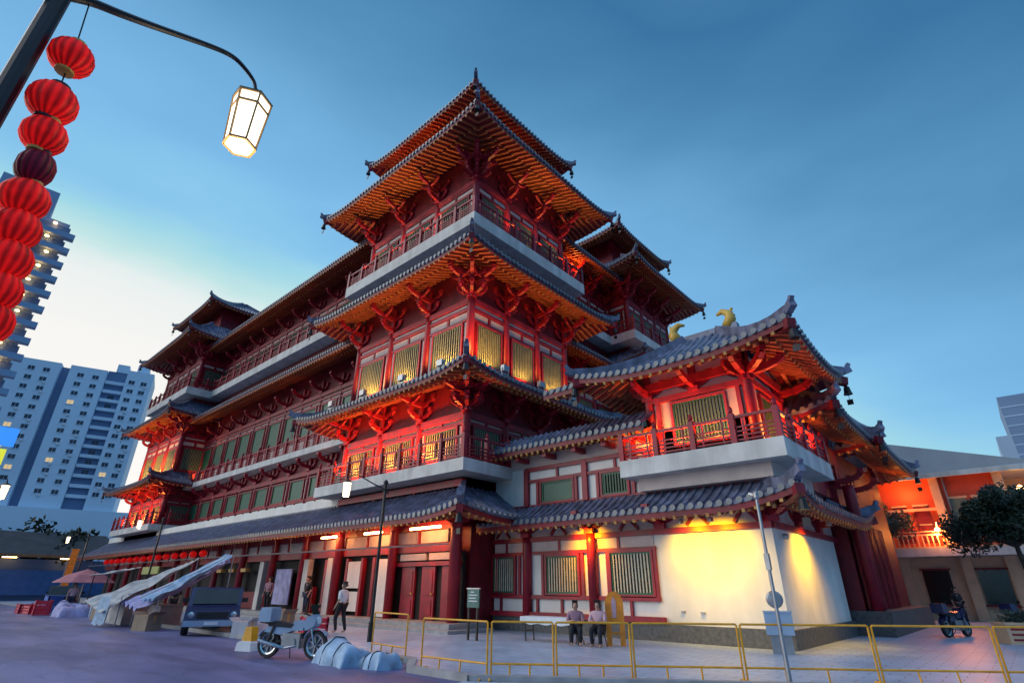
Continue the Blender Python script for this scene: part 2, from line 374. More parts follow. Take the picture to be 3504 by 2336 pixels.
RAFT=mat('rafter_paint',(.40,.115,.055),.5,.25,3)
STEEL_T=mat('tile_end_glaze',(.16,.17,.18),.35,.2,4)
BELL=None
def bell_mesh():
    b=MB(); b.tube([(0,0,0),(0,0,-.35)],.012,5); b.lathe([(.04,-.35),(.10,-.42),(.13,-.62),(.16,-.70),(.15,-.70)],n=10); b.tube([(0,0,-.6),(0,0,-.95)],.01,5); b.bar((-.1,0,-1.0),(.1,0,-1.0),.02,.2)
    return b.mesh('wind_bell',METAL)
BELLM=bell_mesh()
def ring(root,rect,e,z_in,z_e,lift,zs_in,sides='FRBL',name='roof',se=None,bells=True,mit=None,**kw):
    r=Roof(); r.h=MB(); x0,x1,y0,y1=rect
    for sd in sides:
        nx={'F':('L','R'),'R':('F','B'),'B':('R','L'),'L':('B','F')}[sd]
        ml,mr=(nx[0] in sides,nx[1] in sides)
        r.side(T_(sd,rect),LEN(sd,rect),e,z_in,z_e,lift,ml,mr,zs_in,se,**kw)
    cs={'FL':((x0,y0),(-1,-1)),'FR':((x1,y0),(1,-1)),'BR':((x1,y1),(1,1)),'BL':((x0,y1),(-1,1))}
    tips=[]
    for k,(c,s) in cs.items():
        if k[0] in sides and k[1] in sides:
            b=(c[0]+s[0]*e,c[1]+s[1]*e); r.hip(c,b,z_in,z_e,lift); tips.append((b[0],b[1],z_e+lift))
    t=r.done(root,name)
    if bells:
        for b in tips: put('wind_bell',BELLM,root,Vector((b[0],b[1],b[2]-.1))-Vector(root.location))
    return t
_cache={}
def bracket_mesh(big=1.0,out=1.6,arm=1.5,tiers=2,ht=1.3):
    k=(big,out,arm,tiers,ht)
    if k in _cache: return _cache[k]
    b=MB(); b.box(-.2,.2,-.2,.2,0,.18)
    for i in range(tiers):
        z=.2+ht*i/tiers; w=arm*(.6+.4*(i+1)/tiers)/2; dd=out*(i+1)/tiers
        th=.16
        # lateral arm curved
        for sg in (-1,1):
            pts=[(0,-.0,z+.05),(sg*w*.5,0,z+.08),(sg*w*.85,0,z+.2),(sg*w,0,z+.36)]
            for p,q in zip(pts,pts[1:]): b.bar(p,q,th,.2)
            b.box(sg*w-.11,sg*w+.11,-.11,.11,z+.36,z+.52)
        pts=[(0,.1,z+.05),(0,-dd*.5,z+.1),(0,-dd*.85,z+.22),(0,-dd,z+.36)]
        for p,q in zip(pts,pts[1:]): b.bar(p,q,.17,.22)
        b.box(-.12,.12,-dd-.12,-dd+.12,z+.36,z+.52)
        if i:
            d0=out*i/tiers
            for sg in (-1,1):
                pts=[(0,-d0,z+.05),(sg*w*.45,-d0,z+.1),(sg*w*.8,-d0,z+.3)]
                for p,q in zip(pts,pts[1:]): b.bar(p,q,.13,.17)
                b.box(sg*w*.8-.09,sg*w*.8+.09,-d0-.09,-d0+.09,z+.3,z+.44)
    b.box(-.13,.13,-.13,.13,.1,ht+.2)
    _cache[k]=b.mesh('bracket_set',RED); return _cache[k]
def col_mesh(r,h):
    k=('c',r,round(h,2))
    if k in _cache: return _cache[k]
    b=MB(); b.lathe([(r,0),(r,h*.9),(r*.94,h)],n=14); _cache[k]=b.mesh('column',RED,True)
    for p in _cache[k].polygons:
        if abs(p.normal.z)>.5: p.use_smooth=False
    return _cache[k]
def win_meshes(w,h,bars,style):
    k=('w',round(w,2),round(h,2),bars,style)
    if k in _cache: return _cache[k]
    g=MB(); g.box(-w/2,w/2,-.02,.06,0,h)
    gl=g.mesh('window',GREENP if style=='green' else GLASS)
    f=MB(); t=.09
    f.box(-w/2-t,-w/2,-.10,.05,-t,h+t); f.box(w/2,w/2+t,-.10,.05,-t,h+t); f.box(-w/2,w/2,-.10,.05,h,h+t); f.box(-w/2,w/2,-.10,.05,-t,0)
    fr=f.mesh('window_frame',RED if style!='green' else RED)
    b=MB(); q=.06
    b.box(-w/2,w/2,-.06,-.025,0,q); b.box(-w/2,w/2,-.06,-.025,h-q,h); b.box(-w/2,-w/2+q,-.06,-.025,q,h-q); b.box(w/2-q,w/2,-.06,-.025,q,h-q)
    inner=b.mesh('inner_frame',GREEN)
    ba=MB(); bwid=.02 if style=='cream' else .026
    for i in range(bars):
        x=-w/2+q+(w-2*q)*(i+.5)/bars; ba.box(x-bwid,x+bwid,-.075,-.03,q,h-q)
    bm=ba.mesh('window_bar',GREENB if style=='gbar' else CREAMB if style=='cream' else BARS) if bars else None
    _cache[k]=(gl,fr,inner,bm); return _cache[k]
def window(root,o,rot,s,z,w,h,bars,style='bar'):
    """o = face origin, s along"""
    ux,uy=math.cos(rot),math.sin(rot)
    L=Vector((o[0]+ux*s,o[1]+uy*s,z))+Vector((uy*.0,-ux*.0,0))+Vector((math.sin(rot),-math.cos(rot),0))*.02
    gl,fr,inner,bm=win_meshes(w,h,bars,style)
    a=put('window',gl,root,L-Vector(root.location),rot)
    put('window_frame',fr,a); put('inner_frame',inner,a)
    if bm: put('window_bar',bm,a)
    return a
def facade(root,o,rot,L,nb,zf,zt,zw0,zw1,ztr,colr=.2,ww=.66,bars=11,style='bar',strip=True,brk=None,basep=False,cols=(0,99),base=True,bm_out=1.5,arch=True):
    """bay facade: columns, beams, windows, pale strips; zf floor, zw0..zw1 window, ztr transom strip top, zt top beam top"""
    o=Vector((o[0],o[1],0)); ro=Vector(root.location); bw=L/nb
    ux=Vector((math.cos(rot),math.sin(rot),0)); nx=Vector((math.sin(rot),-math.cos(rot),0))
    # beams + stiles (one timber frame)
    b=MB()
    b.box(0,L,-.12,.02,zt-.30,zt); b.box(0,L,-.09,.02,ztr,ztr+.18)
    b.box(0,L,-.09,.02,zw1+.10,zw1+.22)
    if base: b.box(0,L,-.10,.02,zw0-.24,zw0-.10); b.box(0,L,-.1,.02,zf,zf+.12)
    for i in range(nb):
        c=(i+.5)*bw; w=bw*ww
        for sg in (-1,1):
            b.box(c+sg*(w/2+.19)-.05,c+sg*(w/2+.19)+.05,-.075,.02,zw0-.10,zw1+.1) if False else None
        b.box(c-.06,c+.06,-.075,.02,zw1+.22,ztr)
        if base: b.box(c-.05,c+.05,-.07,.02,zf+.12,zw0-.24)
        window(root,o,rot,c,zw0,w,zw1-zw0,bars,style)
    obj('beam',b,RED,root,o-ro,rot)
    # pale panels in the transom
    p=MB()
    for i in range(nb):
        for sg in (0,1):
            a0=i*bw+.22+sg*(bw/2-.10); a1=a0+bw/2-.34
            p.box(a0,a1,-.04,.01,zw1+.27,ztr-.05)
        if strip:
            c=(i+.5)*bw; w=bw*ww
            for sg in (-1,1):
                m=c+sg*((w/2+.12)+(bw/2-colr))/2; hw=((bw/2-colr)-(w/2+.12))/2-.05
                if hw>.03: p.box(m-hw,m+hw,-.04,.01,zw0-.05,zw1+.05)
        # frieze between top beam & transom beam
        p.box(i*bw+.25,(i+1)*bw-.25,-.035,.01,ztr+.24,zt-.34)
    obj('transom_panel',p,TRANS,root,o-ro,rot)
    if base and zw0-zf>.5:
        p=MB()
        for i in range(nb):
            for sg in (0,1):
                a0=i*bw+.2+sg*(bw/2-.10); p.box(a0,a0+bw/2-.30,-.04,.01,zf+.16,zw0-.28)
        obj('base_panel',p,WHITE,root,o-ro,rot)
    for i in range(nb+1):
        if cols[0]<=i<=cols[1]:
            put('column',col_mesh(colr,zt-zf),root,o+ux*(i*bw)+Vector((0,0,zf))-ro,rot)
            if brk: put('bracket_set',brk,root,o+ux*(i*bw)+Vector((0,0,zt))-ro,rot)
    if arch:
        q=MB()
        for i in range(nb):
            c=(i+.5)*bw
            for sg in (-1,1):
                pts=[(c,-.06,zt+.5),(c+sg*.22,-.06,zt+.34),(c+sg*.5,-.06,zt+.06)]
                for u,v in zip(pts,pts[1:]): q.bar(u,v,.12,.13)
            q.box(c-.12,c+.12,-.14,.02,zt+.48,zt+.64)
        q.box(0,L,-.12,.02,zt+.64,zt+.84)
        obj('strut_frieze',q,RED,root,o-ro,rot)
        p=MB(); p.box(0,L,-.02,.02,zt,zt+.64); obj('frieze_panel',p,TRANS,root,o-ro,rot)
def railing(root,pts,z,h=.95,sp=1.5,post=.09):
    b=MB(); ro=Vector(root.location)
    for si,(a,c) in enumerate(zip(pts,pts[1:])):
        a=Vector((a[0],a[1],0)); c=Vector((c[0],c[1],0)); L=(c-a).length; d=(c-a)/L; n=max(1,round(L/sp))
        for i in range(1 if si else 0,n+1):
            p=a+d*(L*i/n); b.box(p.x-post,p.x+post,p.y-post,p.y+post,z,z+h+.12)
            b.lathe([(post*.5,z+h+.12),(post*.95,z+h+.2),(post*.8,z+h+.3),(.02,z+h+.38)],(p.x,p.y,0),8)
        Z=Vector((0,0,z))
        b.bar(a+Z+Vector((0,0,h)),c+Z+Vector((0,0,h)),.1,.09)
        for q in (.12,.28,.44,.60): b.bar(a+Z+Vector((0,0,q*h)),c+Z+Vector((0,0,q*h)),.05,.05)
        m=n*2
        for i in range(m): 
            p=a+d*(L*(i+.5)/m); b.bar(p+Z+Vector((0,0,.05)),p+Z+Vector((0,0,h)),.045,.045,(1,0,0))
    obj('railing',b,RED,root,-ro)
def slab(root,rect,p,z0,z1,sides=None):
    x0,x1,y0,y1=rect; b=MB(); b.box(x0-p,x1+p,y0-p,y1+p,z0,z1)
    return wobj('balcony_slab',b,LEDGE,root)
def floods(root,pts,face='F'):
    """small floodlight fixture on a roof: body + yoke"""
    if 'fl' not in _cache:
        b=MB(); b.box(-.18,.18,-.1,.1,.14,.42); b.bar((-.2,0,0),(-.2,0,.3),.03,.03,(1,0,0)); b.bar((.2,0,0),(.2,0,.3),.03,.03,(1,0,0)); b.box(-.2,.2,-.06,.06,-.02,.02); b.box(-.16,.16,.1,.13,.17,.39)
        _cache['fl']=b.mesh('floodlight',STEEL)
    for p in pts: put('floodlight',_cache['fl'],root,Vector(p)-Vector(root.location),0 if face=='F' else R(90))

# ---------------------------------------------------------------- main hall
TH=thing('temple_hall','tall red and white temple hall with four tiers of upturned dark tiled eaves','temple',(-40,20,0))
BR=bracket_mesh(1,1.55,1.7,2,1.35); BRS=bracket_mesh(1,1.0,1.2,1,.75)
def corner_bracket(root,x,y,z,rot,mesh=None):
    put('bracket_set',mesh or BR,root,Vector((x,y,z))-Vector(root.location),rot)
def tower(root,rect,faces,levels=(2,3,5),lowsides='FR'):
    x0,x1,y0,y1=rect
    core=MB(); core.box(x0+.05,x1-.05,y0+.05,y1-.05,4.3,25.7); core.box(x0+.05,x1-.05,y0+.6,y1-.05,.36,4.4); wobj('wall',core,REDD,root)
    def fac(zf,zt,zw0,zw1,ztr,**k):
        for f in faces:
            if f=='F': facade(root,(x0,y0),0,x1-x0,3,zf,zt,zw0,zw1,ztr,brk=BR,arch=False,**k)
            if f=='R': facade(root,(x1,y0),R(90),y1-y0,3,zf,zt,zw0,zw1,ztr,brk=BR,cols=(1,99),arch=False,**k)
        if 'F' in faces and 'R' in faces: corner_bracket(root,x1,y0,zt+.008,R(45)); corner_bracket(root,x1,y0,zt+.004,R(90.3))
    e=2.3
    if 2 in levels:
        slab(root,rect,1.05,6.0,6.52); r=.95
        railing(root,[(x0-r,y0-r),(x1+r,y0-r),(x1+r,y0+3.2)],6.52)
        fac(6.52,8.95,7.0,8.25,8.62,bars=12)
        ring(root,rect,e,11.3,10.05,.42,10.75)
    if 3 in levels:
        fac(10.9,14.9,11.55,13.55,14.2,bars=12)
        ring(root,rect,e,18.1,16.35,.30,17.1)
    if 5 in levels:
        slab(root,rect,1.05,18.5,19.2); r=.95
        railing(root,[(x0-r,y1+r),(x0-r,y0-r),(x1+r,y0-r),(x1+r,y1+r)],19.2)
        fac(19.2,22.6,20.0,21.6,22.15,bars=12)
        ring(root,rect,2.6,26.6,24.35,.35,25.1)
        nr=(x0+1.5,x1-1.5,y0+1.1,y1-1.1)
        b=MB(); b.box(nr[0],nr[1],nr[2],nr[3],25,29.6); wobj('upper_wall',b,RED,root)
        cx=(nr[1]-nr[0]); cy=(nr[3]-nr[2]); m=min(cx,cy)/2-.2
        corer=(nr[0]+m,nr[1]-m,nr[2]+m,nr[3]-m)
        ring(root,corer,m+2.1,31.9,29.05,.35,29.9,se=2.1)
        rb=MB(); rb.box(corer[0]-.3,corer[1]+.3,(corer[2]+corer[3])/2-.25,(corer[2]+corer[3])/2+.25,31.6,32.0)
        wobj('ridge_cap',rb,TILE,root)
A=(-27,-17.2,16,23.7); B=(-66.7,-56.9,16,23.7); Cc=(-27.4,-18.0,33.5,40.2)
tower(TH,A,'FR'); tower(TH,B,'FR'); tower(TH,Cc,'FR',levels=(3,5))
# body between the towers along the street
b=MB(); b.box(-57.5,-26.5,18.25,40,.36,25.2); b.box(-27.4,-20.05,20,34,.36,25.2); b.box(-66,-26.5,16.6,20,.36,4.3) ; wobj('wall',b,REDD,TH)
MO=(-56.9,18.2); ML=29.9
facade(TH,MO,0,ML,11,6.2,8.85,7.05,8.35,8.36,bars=0,style='green',brk=BRS,arch=False,colr=.14)
b=MB(); b.box(-57,-27,17.2,18.4,9.72,10.15); b.box(-57,-27,17.15,18.4,18.55,19.2); wobj('balcony_slab',b,LEDGE,TH)
railing(TH,[(-56.8,17.3),(-27.1,17.3)],10.15,.9); railing(TH,[(-55.6,17.25),(-28.2,17.25)],19.2)
facade(TH,MO,0,ML,11,10.15,14.5,11.5,13.5,13.9,bars=0,style='green',brk=BRS,arch=False,colr=.14)
facade(TH,MO,0,ML,11,19.2,22.3,20.0,21.5,21.95,bars=9,brk=BRS,arch=False,colr=.14,style='gbar')
mid=(-56.9,-27,18.2,30)
ring(TH,mid,2.2,17.9,16.0,.0,16.7,sides='F',bells=False)
mid2=(-57.5,-26.5,18.2,40)
r=Roof(); r.h=MB(); r.side(T_('F',(-56.9,-27,26,30)),29.9,10.0,30.5,23.7,0,False,False,24.4,se=2.3); r.done(TH)
# right front between towers A and C
mr=(-27,-20,23.7,33.5)
ring(TH,mr,2.2,17.9,16.0,0,16.7,sides='R',bells=False); ring(TH,mr,2.2,26.2,24.0,0,24.6,sides='R',bells=False); ring(TH,mr,2.0,11.2,10.0,0,10.6,sides='R',bells=False)
b=MB(); b.box(-20.2,-19,23.7,33.5,18.55,19.2); wobj('balcony_slab',b,LEDGE,TH)
facade(TH,(-20,23.7),R(90),9.8,4,19.2,22.6,20,21.6,22.15,bars=11,brk=BR,arch=False)
facade(TH,(-20,23.7),R(90),9.8,4,10.9,14.9,11.55,13.55,14.2,bars=11,brk=BR,arch=False)
railing(TH,[(-19.1,24.8),(-19.1,32.6)],19.2)
# long ground storey roof on the street side
gl=(-72,-17.2,16.0,24)
rg=Roof(); rg.h=MB()
rg.side(T_('F',(-72,-17.2,16,24)),54.8,2.3,5.55,4.2,.34,False,True,4.75)
rg.side(T_('R',(-72,-17.2,16,24)),2.2,2.3,5.55,4.2,.34,True,False,4.75)
rg.hip((-17.2,16),(-14.9,13.7),5.55,4.2,.34); rg.done(TH)
put('wind_bell',BELLM,TH,Vector((-14.9,13.7,4.45))-Vector(TH.location))
r=Roof(); r.h=MB(); r.side(T_('F',(-56.9,-27.0,18.2,30)),29.9,2.2,6.45,5.55,0,False,False,None); r.done(TH)
# tower base skirts close the gap above the street roof
b=MB(); b.box(-72,-17.25,16.05,18,4.3,6.1); wobj('upper_wall',b,WHITE,TH)
# orange panels & brackets under the lower balcony
facade(TH,(A[0],16),0,9.8,3,4.4,5.9,5.0,5.4,5.5,bars=0,brk=None,arch=False,colr=.12,base=False)
facade(TH,(-56.9,18.2),0,ML,11,8.9,9.7,9.1,9.3,9.35,bars=0,brk=None,arch=False,colr=.1,base=False) if False else None
# ground storey on the street
ro=Vector(TH.location)
for x,rad in ((-17.35,.24),(-21.6,.2),(-26.2,.2),(-29.7,.2),(-33.3,.2),(-37.5,.2),(-41.5,.2),(-45.5,.2),(-49.5,.2),(-53.5,.2),(-57.5,.2),(-61.5,.2),(-65.5,.2)):
    put('column',col_mesh(rad,3.9),TH,Vector((x,15.85,.36))-ro)
    corner_bracket(TH,x,15.85,4.0,0,BRS)
corner_bracket(TH,-17.3,15.85,3.9,R(45),BRS)
b=MB(); b.box(-70,-17.2,15.98,16.1,3.0,3.35); b.box(-70,-17.2,15.96,16.1,3.9,4.25); b.box(-21.5,-17.3,16.02,16.2,2.45,2.62)
for x in range(-68,-18,2): b.box(x-.05,x+.05,16.0,16.1,3.35,3.9)
wobj('beam',b,RED,TH)
b=MB()
for (x0,x1) in ((-21.2,-19.4),(-19.2,-17.7)): b.box(x0,x1,16.0,16.1,2.68,2.95)
for x in range(-68,-18,2): b.box(x+.1,x+1.9,16.06,16.15,3.38,3.88)
wobj('transom_panel',b,TRANS,TH)
b=MB(); b.box(-70,-26,16.3,16.42,.36,3.0); b.box(-25.9,-17.3,16.25,16.4,.36,3.0); wobj('opening_shade_panel',b,DARK,TH)  # solid near-black panels carry the shade of the open interior in their colour
# double doors near the corner
for (x0,x1) in ((-21.1,-20.2),(-19.7,-18.85),(-18.4,-17.75)):
    d=MB(); d.box(x0,x1,16.1,16.2,.38,2.42); d.box(x0+.12,x1-.12,16.07,16.1,1.3,2.25); d.box(x0+.12,x1-.12,16.07,16.1,.55,1.1)
    dd=wobj('door',d,RED,TH); h=MB(); h.lathe([(.05,0),(.05,.03),(.02,.05)],(x1-.1,16.06,1.35),10,Matrix.Rotation(R(90),3,'X')); obj('handle',h,GOLD,dd)
for q in ((-25.4,-24.3,16.0,16.15,1.55,2.75),(-25.4,-24.3,16.0,16.15,.55,1.4),(-22.9,-21.75,15.9,16.1,.4,2.8)):
    b=MB(); b.box(*q); wobj('white_panel',b,WHITE,TH)
for x0,x1,z1 in ((-25.6,-25.42,2.9),(-24.28,-24.1,2.9),(-27.6,-27.3,2.9),(-28.6,-28.45,1.6),(-30.2,-30.0,2.9),(-23.3,-23.1,2.9)):
    b=MB(); b.box(x0,x1,15.97,16.2,.38,z1); wobj('door_post',b,RED,TH)
for x0 in (-26.9,-29.3,-34.6):
    b=MB(); b.box(x0,x0+.5,15.7,16.0,.36,2.95); wobj('grey_pier',b,LEDGE,TH)
b=MB(); b.box(-32.4,-30.6,15.75,15.82,.7,2.5); bb=wobj('hanging_banner',b,FAB_L,TH)
b=MB(); b.box(-39,-35,16.0,16.1,.4,1.3); b.box(-44,-40,16.0,16.1,.4,1.2); wobj('counter',b,REDD,TH)
for x in (-38.4,-36.6,-42.0,-40.3):
    b=MB(); b.box(x-.35,x+.35,15.6,15.9,2.42,2.62); b.tube([(x,15.75,2.62),(x,15.75,3.1)],.015,5); wobj('hanging_sign',b,OCHRE,TH)
# awning rail with hanger rods
b=MB(); b.tube([(-70,14.5,3.32),(-40,14.5,3.28),(-16.3,14.5,3.13)],.035,6); 
for i in range(30): x=-69+i*1.75; b.tube([(x,14.5,3.3),(x+.05,14.4,4.25)],.012,4,False)
wobj('awning_rail',b,STEEL,TH)
# amber tubes under the eave
for (x0,x1,es) in ((-19.8,-17.8,1),(-23.3,-21.9,.8),(-27.2,-25.8,.8)):
    t=MB(); t.tube([(x0,15.35,3.92),(x1,15.35,3.92)],.05,8); wobj('tube_lamp',t,TUBE,TH)
for x in (-18.8,-22.6,-26.5): light('POINT',(x,15.0,3.75),55,ORG,size=.12)
# floodlights
FLF=[(-25.8,13.95,10.35),(-22.8,13.95,10.3),(-19.6,13.95,10.3),(-17.0,14.1,10.4)]; FLR=[(-15.2,16.4,10.35),(-15.2,19.0,10.3),(-15.2,21.6,10.3)]
floods(TH,FLF); floods(TH,FLR,'R')
for (x,y,z) in FLF: light('SPOT',(x+.9,15.4,11.3),420,AMB,(x+.9,15.85,14.5),.12,150)
for (x,y,z) in FLR: light('SPOT',(-16.6,y+.6,11.3),220,AMB,(-17.05,y+.6,14.5),.12,150)
for x in (-25.5,-22.3,-19.2): light('SPOT',(x,15.25,6.75),1000,ORG,(x,16.3,10.5),.12,150)
for x in (-64.5,-61.5,-58.5): light('SPOT',(x,14.4,10.8),900,AMB,(x,16.6,14.0),.12,140); light('SPOT',(x,15.25,6.75),800,ORG,(x,16.3,10.5),.12,150)
light('SPOT',(-54.9,17.5,10.6),120,AMB,(-57,17.5,13.5),.12,120)
for x in (-26.2,-23.2,-20.2): light('SPOT',(x,15.75,19.6),620,(1,.58,.14),(x,14.0,24.6),.15,75)
for y in (18.2,20.4,22.6): light('SPOT',(-16.9,y,19.6),430,(1,.58,.14),(-15.2,y,24.6),.15,75)
for x in (-24.5,-21): light('POINT',(x,15.6,27.3),70,ORG,size=.1)
light('POINT',(-17.6,19,27.3),30,ORG,size=.1)
light('POINT',(-19.2,28.0,25.0 -1.6),120,ORG,size=.15); light('POINT',(-18.6,26,12.6),60,AMB,size=.12)

# ---------------------------------------------------------------- gallery wing with the gate pavilion on its end
GW=thing('temple_gallery','low white gallery wing with red barred windows and a red corner pavilion on top','temple wing',(-11,20,0))
ro=Vector(GW.location)
b=MB(); b.box(-17.15,-5.5,18,25.3,.55,6.9); wobj('wall',b,WHITE,GW)
b=MB(); b.box(-17.1,-5.38,17.88,25.42,-.1,.56); wobj('plinth',b,STONE,GW)
b=MB(); b.box(-17.2,-9.3,17.8,17.98,.58,.76); b.box(-17.2,-5.45,17.86,18.02,3.32,3.5); b.box(-17.2,-9.42,17.9,18.02,2.83,2.95); b.box(-17.2,-9.42,17.88,18.02,1.22,1.36)
for x in (-14.75+.0,-13.55,-10.55,-16.7): b.box(x-.05,x+.05,17.92,18.02,.76,1.22); 
for x in (-16.4,-13.6,-10.9,): b.box(x-.05,x+.05,17.92,18.02,2.95,3.32)
for x in (-11.4,-9.5,-14.45,-12.52,-17.6,-15.68,-16.95): b.box(x-.06,x+.06,17.91,18.02,1.36,2.83)
b.box(-17.2,-5.45,17.86,18.02,4.05,4.2)
# inverted-V struts and caps in the frieze
for c in (-16.6,-13.6,-10.4,-7.8,-6.2):
    for sg in (-1,1): b.bar((c,17.93,3.98),(c+sg*.38,17.93,3.55),.1,.1,(0,1,0))
    b.box(c-.12,c+.12,17.84,18.0,3.95,4.08)
b.box(-5.52,-5.36,18,25.4,3.32,3.5); b.box(-5.52,-5.36,18,25.4,4.05,4.2)
wobj('beam',b,RED,GW)
b=MB(); b.box(-17.1,-5.6,17.96,18.02,3.5,4.05); b.box(-17.1,-9.5,17.965,18.02,2.95,3.32); b.box(-5.52,-5.46,18.1,25.2,3.5,4.05); wobj('frieze_panel',b,TRANS,GW)
for x in (-15.22,-12.03,-9.15+.0):
    if x>-9.3: corner_bracket(GW,x,18,3.5,0,BRS); continue
    put('column',col_mesh(.2,2.95),GW,Vector((x,17.9,.56))-ro); corner_bracket(GW,x,17.9,3.5,0,BRS)
corner_bracket(GW,-5.5,18,3.5,R(45),BRS)
for y in (20.5,23): corner_bracket(GW,-5.5,y,3.5,R(90),BRS)
window(GW,(0,18),0,-16.55,1.42,1.2,1.36,9,'cream'); window(GW,(0,18),0,-13.48,1.42,1.5,1.32,11,'cream'); window(GW,(0,18),0,-10.45,1.42,1.62,1.36,12,'cream')
# eave of the ground storey
wr=(-17.0,-5.5,18,25.3)
rr=Roof(); rr.h=MB()
rr.side(T_('F',wr),11.5,1.35,4.75,3.98,.42,False,True,4.3,LR=2.6); rr.side(T_('R',wr),7.3,1.35,4.75,3.98,.42,True,True,4.3,LR=2.6)
rr.hip((-5.5,18),(-4.15,16.65),4.75,3.98,.5); rr.hip((-5.5,25.3),(-4.15,26.65),4.75,3.98,.5); rr.done(GW)
put('wind_bell',BELLM,GW,Vector((-4.15,16.65,4.3))-ro)
# second storey
b=MB(); b.box(-15.3,-9.1,17.9,18.02,5.72,5.84); b.box(-15.35,-9.1,17.88,18.02,6.2,6.36); b.box(-17.1,-5.5,17.92,18.02,4.72,4.8)
for x in (-15.25,-12.2,-9.4): b.box(x-.12,x+.12,17.86,18.02,4.75,6.3)
for x in (-14.65,-12.65,-11.62,-10.05): b.box(x-.06,x+.06,17.9,18.02,4.8,5.72)
for x in (-13.6,-10.8): b.box(x-.05,x+.05,17.92,18.02,5.84,6.2)
for x in (-16.5,-15.2,-13.7,-12.2,-10.8,-9.4): b.box(x-.1,x+.1,17.2,18.0,6.55,6.75)
wobj('beam',b,RED,GW)
b=MB(); b.box(-17.1,-9.2,17.95,18.02,6.36,6.85); wobj('frieze_panel',b,TRANS,GW)
window(GW,(0,18),0,-13.62,4.86,1.6,.8,0,'green'); window(GW,(0,18),0,-10.85,4.86,1.1,.8,8,'gbar')
r=Roof(); r.h=MB(); r.side(T_('F',(-17,-8.9,18,20)),8.1,1.05,7.75,7.05,0,False,False,7.2,ra=.3); r.done(GW)
# pavilion storey on a projecting balcony
PV=(-9.1,-5.4,18,21.2)
b=MB(); b.box(-10.0,-4.35,16.95,22.3,5.2,5.78); wobj('balcony_slab',b,LEDGE,GW)
b=MB(); b.box(-9.6,-5.0,17.5,21.9,4.75,5.2); wobj('upper_wall',b,TRANS,GW)
b=MB(); b.box(PV[0],PV[1],PV[2],PV[3],5.78,9.2); wobj('wall',b,TRANS,GW)
railing(GW,[(-9.9,18),(-9.9,17.05),(-4.45,17.05),(-4.45,22.2)],5.78,.85,sp=1.3)
b=MB(); b.box(PV[0],PV[1],17.85,18.05,7.95,8.15); b.box(PV[0],PV[1],17.82,18.05,8.45,8.75); b.box(PV[0],PV[1],17.85,18.05,5.78,5.95); b.box(-5.45,-5.22,18,21.2,7.95,8.15); b.box(-5.45,-5.2,18,21.2,8.45,8.75)
for x in (-8.72,-5.72): b.box(x-.07,x+.07,17.86,18.02,5.9,7.95)
b.box(-7.35,-7.2,17.9,18.02,7.95,8.45)
wobj('beam',b,RED,GW)
window(GW,(0,18),0,-7.2,6.3,1.9,1.5,15,'gbar'); window(GW,(-5.4,18),R(90),1.6,6.3,1.5,1.45,10,'gbar')
for (x,y) in ((-9.1,18),(-5.4,18),(-5.4,21.2)): put('column',col_mesh(.18,3.0),GW,Vector((x,y,5.78))-ro); 
PB=bracket_mesh(1,1.25,1.3,1,.8)
for (x,y,a) in ((-9.1,18,0),(-5.4,18,0),(-5.4,18,45),(-5.4,18,90),(-5.4,21.2,90),(-7.25,18,0)): corner_bracket(GW,x,y,8.1,R(a),PB)
core=(-8.2,-6.3,19.0,20.2)
ring(GW,(-7.9,-6.5,19.25,19.35),3.25,10.7,8.68,.42,9.4,se=1.9,LR=3.4)
r=Roof(); r.h=MB(); r.side(T_('F',(-12.7,-11.1,19,20)),1.6,3.0,10.1,8.75,.0,False,False,9.4,se=1.9); r.done(GW)
b=MB(); b.box(-8.6,-5.8,19.45,19.75,10.7,11.05); wobj('ridge_cap',b,TILE,GW)
for (x,sg) in ((-8.3,1),(-6.2,-1)):
    b=MB(); pts=[(x,19.6,11.0),(x-sg*.16,19.6,11.3),(x-sg*.13,19.6,11.55),(x+sg*.12,19.6,11.72),(x+sg*.36,19.6,11.62)]
    b.tube(pts,[.24,.22,.17,.12,.05],8); b.bar((x-sg*.13,19.6,11.5),(x-sg*.28,19.6,11.75),.07,.09); b.bar((x-sg*.16,19.6,11.3),(x-sg*.34,19.6,11.45),.07,.09)
    wobj('ridge_ornament',b,GOLD,GW,True)
for x in (-9.0,-7.7,-6.4): light('SPOT',(x,17.3,5.95),260,ORG,(x,18.1,9.0),.12,150)
for y in (18.8,20.5): light('SPOT',(-4.7,y,5.95),260,ORG,(-5.2,y,9.0),.12,150)
# small downlights in the eave
def down(x,y,z,pw,to,c=(1,.66,.2),sp=120):
    f=MB(); f.lathe([(.07,0),(.1,-.14),(.085,-.14)],(x,y,z+.16),10); wobj('downlight',f,STEEL,GW); light('SPOT',(x,y,z-.02),pw,c,to,.08,sp,.8)
down(-8.0,17.1,3.5,250,(-7.9,18.1,2.6),c=(1,.56,.0),sp=130); down(-7.0,17.1,3.5,250,(-7.0,18.1,2.6),c=(1,.56,.0),sp=130); down(-12.1,17.1,3.52,330,(-12.1,18.1,2.9),c=(1,.44,.0)); down(-4.5,20.6,3.5,430,(-5.5,20.5,1.9),c=(1,.52,.0),sp=125)
b=MB(); b.tube([(-4.75,20.0,4.12),(-4.75,22.4,4.12)],.04,6); wobj('tube_lamp',b,TUBE,GW)
# fixtures on the white wall
b=MB(); b.box(-8.75,-8.62,17.95,18.0,.92,.97); b.box(-8.1,-7.95,17.95,18.0,.9,.95); b.lathe([(.09,0),(.09,.12),(.05,.16)],(-5.42,18.7,3.1),10,Matrix.Rotation(R(90),3,'Y')); wobj('wall_vent',b,STEEL,GW)

